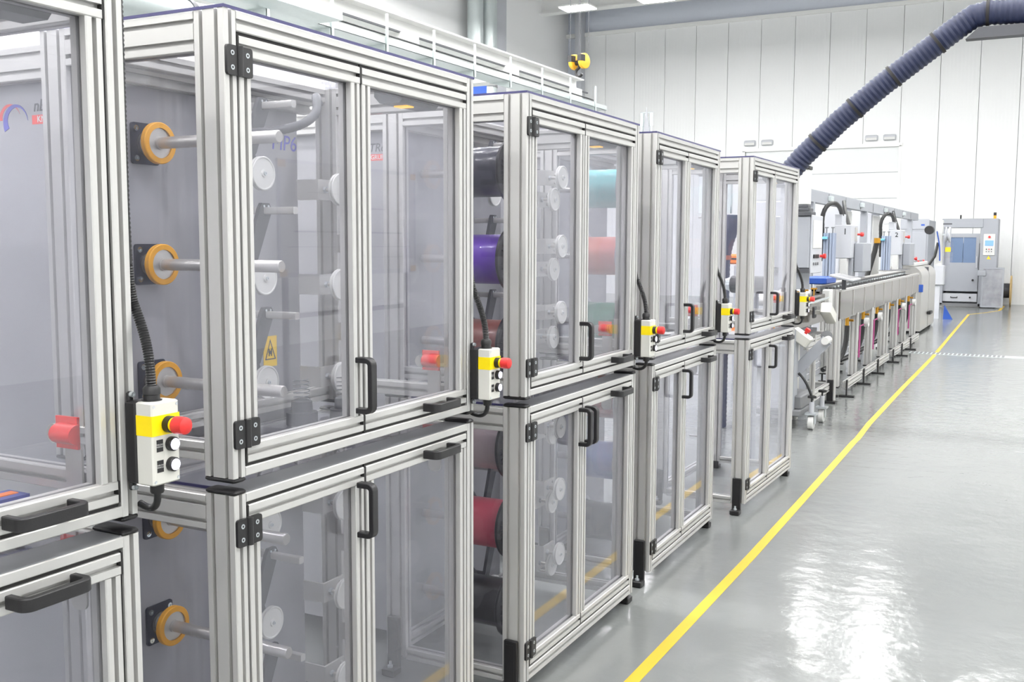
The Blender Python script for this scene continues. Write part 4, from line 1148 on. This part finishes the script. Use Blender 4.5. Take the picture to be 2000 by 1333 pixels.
t = thing('takeup_machine', 'grey take-up machine with blue windows against the far wall', 'machine', (0, 29.5, 0), 0)
G = 'machine_grey'
obj('left_wall', MB().bbox(-1.0, -0.92, 0, 0.85, 0.05, 2.34, 0.01), G, t)
obj('top_beam', MB().bbox(-1.0, 0.0, -0.02, 0.4, 2.1, 2.34, 0.01), G, t)
obj('back_wall', MB().box(-0.92, 0.0, 0.8, 0.85, 0.05, 1.7), 'light_grey', t)
obj('control_tower', MB().bbox(-0.06, 0.36, 0.0, 0.85, 0.02, 2.34, 0.012), G, t)
d = obj('sliding_door', MB().box(-0.92, -0.08, 0.1, 0.15, 1.85, 1.95).box(-0.92, -0.78, 0.1, 0.15, 1.18, 1.85).box(-0.16, -0.08, 0.1, 0.15, 1.18, 1.85).box(-0.92, -0.08, 0.1, 0.15, 0.42, 1.18), G, t)
obj('window_pane', MB().box(-0.78, -0.475, 0.12, 0.135, 1.18, 1.85), 'window_blue', d)
obj('window_pane', MB().box(-0.465, -0.16, 0.12, 0.135, 1.18, 1.85), 'window_blue', d)
obj('door_handle', MB().box(-0.14, -0.11, 0.06, 0.1, 1.05, 1.35), 'light_grey', d)
obj('knob', MB().cyl('y', (-0.2, 0, 0.72), 0.06, 0.1, 0.03, 10), 'black_plastic', d)
dw = obj('drawer', MB().bbox(-0.92, -0.08, 0.08, 0.15, 0.14, 0.36, 0.006), 'light_grey', t)
obj('drawer_handle', MB().tube([(-0.72, 0.08, 0.27), (-0.72, 0.04, 0.25), (-0.56, 0.04, 0.25), (-0.56, 0.08, 0.27)], 0.012, 6), 'black_plastic', dw)
obj('knob', MB().cyl('y', (-0.25, 0, 0.26), 0.05, 0.08, 0.025, 10), 'black_plastic', dw)
obj('sill', MB().box(-1.0, 0.0, 0.0, 0.2, 0.02, 0.1), 'mid_grey', t)
p = obj('control_panel', MB().bbox(0.02, 0.30, -0.02, 0.0, 1.38, 1.94, 0.005), 'white_plastic', t)
obj('screen', MB().box(0.06, 0.26, -0.03, -0.02, 1.63, 1.77), 'screen_blue', p)
obj('emergency_button', MB().cyl('y', (0.16, 0, 1.86), -0.05, -0.02, 0.03, 14), 'red_plastic', p)
for i in range(3):
    obj('button', MB().cyl('y', (0.10 + i * 0.06, 0, 1.54), -0.03, -0.02, 0.016, 8), 'red_plastic' if i == 1 else 'black_plastic', p)
    obj('button', MB().cyl('y', (0.10 + i * 0.06, 0, 1.48), -0.03, -0.02, 0.016, 8), 'mid_grey', p)
s = obj('warning_sign', MB().prism([(0.11, 1.28), (0.21, 1.28), (0.16, 1.37)], 'y', -0.004, 0.0), 'sign_yellow', t)
bc = obj('beacon', MB().cyl('z', (0.26, 0.1, 0), 2.34, 2.42, 0.035, 14), 'beacon_orange', t)
obj('beacon_cap', MB().cyl('z', (0.26, 0.1, 0), 2.42, 2.50, 0.036, 14), 'black_plastic', bc)
obj('small_beacon', MB().cyl('z', (-0.56, 0.1, 0), 2.34, 2.44, 0.02, 10), 'black_plastic', t)
t = thing('mesh_door', 'grey framed mesh guard door in front of the far machine', 'guard door', (0.03, 29.2, 0), 0)
obj('frame', MB().box(0, 0.04, 0, 0.04, 0.03, 1.07).box(0.49, 0.53, 0, 0.04, 0.03, 1.07).box(0.04, 0.49, 0, 0.04, 0.03, 0.07).box(0.04, 0.49, 0, 0.04, 1.03, 1.07), 'machine_grey', t)
obj('mesh', MB().box(0.04, 0.49, 0.015, 0.02, 0.07, 1.03), 'mesh_sheet', t)
obj('lock', MB().bbox(-0.1, 0.1, -0.02, 0.0, 0.85, 1.0, 0.005), 'machine_grey', t)
t = thing('cable_reel', 'wooden flanged reel of black cable standing by the far wall', 'reel', (0.5, 30.9, 0.41), 0)
obj('flange', MB().lathe([(0.16, 0.05), (0.16, 0.41), (0.2, 0.41), (0.2, 0.05)], 'x', (0, 0, 0), 36), 'wood', t)
obj('winding', MB().lathe([(-0.2, 0.2), (0.16, 0.2)], 'x', (0, 0, 0), 28), 'dark_grey', t)
obj('flange', MB().lathe([(-0.24, 0.05), (-0.24, 0.41), (-0.2, 0.41), (-0.2, 0.05)], 'x', (0, 0, 0), 36), 'wood', t)

# ------------------------------------------------------------------ overhead things at the left
t = thing('cable_tray', 'long galvanised cable tray hung above the cabinets', 'cable tray', (0, 0, 0))
XT = -5.0
obj('tray', MB().box(XT - 0.15, XT + 0.15, 3.0, 15.5, 3.80, 3.805).box(XT - 0.15, XT - 0.145, 3.0, 15.5, 3.805, 3.87).box(XT + 0.145, XT + 0.15, 3.0, 15.5, 3.80, 3.87), 'galvanised', t)
obj('cable', MB().tube([(XT, 3.0, 3.95), (XT, 15.3, 3.95)], 0.012, 6), 'hose_black', t)
for i in range(13):
    yy = 3.6 + i * 0.95
    h = obj('hanger', MB().box(XT + 0.15, XT + 0.17, yy, yy + 0.03, 3.72, 4.12), 'galvanised', t)
    obj('bracket', MB().prism([(XT - 0.16, 3.80), (XT + 0.16, 3.72), (XT + 0.16, 3.80)], 'y', yy, yy + 0.03), 'galvanised', h)
t = thing('crane_rail', 'white crane rail beam above the cable tray', 'crane rail', (0, 0, 0))
g = MB().box(XT - 0.6, XT - 0.3, 2.0, 15.6, 4.13, 4.15).box(XT - 0.46, XT - 0.44, 2.0, 15.6, 4.15, 4.32).box(XT - 0.6, XT - 0.3, 2.0, 15.6, 4.32, 4.34)
obj('beam', g, 'trim_white', t)
obj('conductor_bar', MB().box(XT - 0.30, XT - 0.27, 2.0, 15.7, 4.12, 4.14), 'dark_grey', t)
for yy in (4.5, 7.2, 10.2, 12.8, 15.0):
    obj('support_arm', MB().box(XT - 1.3, XT - 0.2, yy, yy + 0.3, 3.93, 4.13), 'trim_white', t)
for yy in (4.6, 10.3, 15.1):
    obj('column', MB().box(XT - 1.3, XT - 1.1, yy, yy + 0.2, 0, 3.93), 'trim_white', t)
t = thing('spiral_duct', 'round galvanised spiral duct behind the top left cabinet corner', 'duct', (0, 0, 0))
obj('pipe', MB().tube([(-4.0, 2.5, 3.22), (-4.0, 6.4, 3.30)], 0.12, 20, 0.008, 0.03), 'galvanised', t)
obj('clamp', MB().tube([(-4.0, 5.55, 3.285), (-4.0, 5.6, 3.286)], 0.127, 20), 'dark_grey', t)
obj('hanger', MB().box(-4.01, -3.99, 5.56, 5.58, 3.41, ZC), 'galvanised', t)
t = thing('cable_tray', 'short perforated cable tray right of the round duct', 'cable tray', (0, 0, 0))
obj('tray', MB().box(-3.7, -3.45, 3.0, 6.7, 3.42, 3.43).box(-3.46, -3.45, 3.0, 6.7, 3.43, 3.5), 'galvanised', t)
obj('hanger', MB().box(-3.6, -3.58, 6.0, 6.02, 3.43, ZC), 'galvanised', t)
for i, (yy, r_) in enumerate(((24.7, 0.22), (25.4, 0.26))):
    t = thing('vertical_duct', ('left' if i == 0 else 'right') + ' one of two upright galvanised pipes on the left wall', 'duct', (-12.6, yy, 0), 0, 'upright wall pipes')
    obj('pipe', MB().tube([(0, 0, 0), (0, 0, ZC)], r_, 18, 0.006, 0.12), 'galvanised', t)
    obj('band', MB().cyl('z', (0, 0, 0), 6.0, 6.06, r_ + 0.02, 18), 'mid_grey', t)
struct('trim_3', MB().box(-12.95, -12.6, 25.9, 26.5, 0, ZC), 'light_grey')
t = thing('filter_unit', 'blue filter unit with round grey pipe behind the cable tray', 'filter unit', (-9.0, 18.2, 4.5), 0)
obj('body', MB().bbox(-0.4, 0.0, 0.0, 0.75, 0.0, 0.78, 0.02), 'blue_paint', t)
obj('pipe', MB().tube([(0.1, -0.6, -0.05), (0.1, 1.2, -0.1)], 0.16, 18), 'galvanised', t)
obj('stand', MB().box(-0.25, -0.15, 0.3, 0.4, -4.5, 0.0), 'light_grey', t)

# crane hook
t = thing('crane_hook', 'black crane hook with two yellow sheaves hanging on ropes', 'crane hook', (-6.02, 17.0, 4.85), radians(-15))
for sx in (-0.11, 0.11):
    s = obj('sheave', MB().lathe([(sx - 0.04, 0.02), (sx - 0.04, 0.12), (sx - 0.03, 0.135), (sx + 0.03, 0.135), (sx + 0.04, 0.12), (sx + 0.04, 0.02)], 'x', (0, 0, 0.05), 28), 'crane_yellow', t)
    obj('guard', MB().box(sx - 0.043, sx + 0.043, -0.14, -0.02, 0.04, 0.15), 'black_plastic', s)
    for dy in (-0.12, 0.12):
        obj('rope', MB().cyl('z', (sx, dy, 0), 0.08, ZC - 5.3, 0.005, 6), 'dark_grey', t)
obj('axle', MB().cyl('x', (0, 0, 0.03), -0.09, 0.09, 0.045, 14), 'black_plastic', t)
P = [(0, 0, 0.03), (0, 0, -0.06)] + [(0.0 + 0.075 * sin(a) - 0.0, 0, -0.14 + 0.075 * cos(a)) for a in [radians(d) for d in (-10, -50, -90, -130, -170, -210, -245)]]
obj('hook', MB().tube(P, 0.026, 10), 'black_plastic', t)
t = thing('crane_trolley', 'grey crane trolley above the hook, out of view', 'crane trolley', (-6.02, 17.0, ZC - 0.05), 0)
obj('frame', MB().box(-0.5, 0.5, -0.4, 0.4, -0.25, 0.05), 'light_grey', t)
obj('drum', MB().cyl('x', (0, 0, -0.2), -0.4, 0.4, 0.15, 16), 'mid_grey', t)

# things standing on the cabinet roofs
t = thing('roof_mast', 'small chrome twin-post mast on the roof behind the third cabinet', 'mast', (-0.165, 4.8, ZT + 0.007), 0)
for sx in (-0.025, 0.02):
    obj('mast_post', MB().cyl('z', (sx, 0, 0), 0, 0.05, 0.007, 10).cyl('z', (sx, 0, 0), 0.05, 0.115, 0.010, 10), 'chrome', t)
obj('mast_plate', MB().prism([(-0.02, 0), (0.02, 0), (-0.002, 0.14)], 'y', -0.01, -0.006), 'light_grey', t)
obj('mast_bar', MB().box(-0.035, 0.03, -0.005, 0.005, 0.115, 0.12), 'zinc', t)
t = thing('roof_rail', 'thin grey wire rail on the roof of the third cabinet', 'rail', (0, 0, 0), 0)
obj('wire', MB().tube([(-0.3, 5.2, ZT + 0.02), (-0.3, 5.2, 2.235), (-0.3, 5.62, 2.245), (-0.3, 5.66, ZT + 0.01)], 0.007, 6), 'mid_grey', t)

# board with a taped-up technical drawing across the walkway (seen as a reflection in the clear doors)
t = thing('drawing_board', 'large technical drawing taped to a stand, mirrored in the nearest clear doors', 'drawing board', (4.0, 6.8, 0), 0)
obj('backboard', MB().box(0.0, 0.02, 0.0, 2.16, 1.36, 2.37), 'light_grey', t)
sh = obj('paper', MB().box(-0.002, 0.0, 0.03, 2.13, 1.40, 2.34), 'white_plastic', t)
obj('drawing_lines', MB().box(-0.0026, -0.002, 0.1, 2.05, 1.62, 1.626).box(-0.0026, -0.002, 0.2, 1.9, 1.75, 1.765).box(-0.0026, -0.002, 0.9, 1.6, 1.98, 1.99).box(-0.0026, -0.002, 0.4, 1.2, 2.1, 2.105).box(-0.0026, -0.002, 1.0, 1.9, 1.52, 1.525), 'mid_grey', sh)
for yy, zz in ((0.0, 2.3), (2.06, 2.3), (0.0, 1.37), (2.06, 1.37)):
    obj('tape_strip', MB().box(-0.004, -0.002, yy, yy + 0.1, zz, zz + 0.06), 'wood', sh)
for yy in (0.1, 2.02):
    obj('stand_post', MB().box(0.02, 0.06, yy, yy + 0.04, 0, 2.3), 'mid_grey', t)
    obj('stand_foot', MB().box(-0.25, 0.3, yy, yy + 0.04, 0, 0.04), 'mid_grey', t)
obj('stand_bar', MB().box(0.02, 0.06, 0.14, 2.02, 1.0, 1.04), 'mid_grey', t)
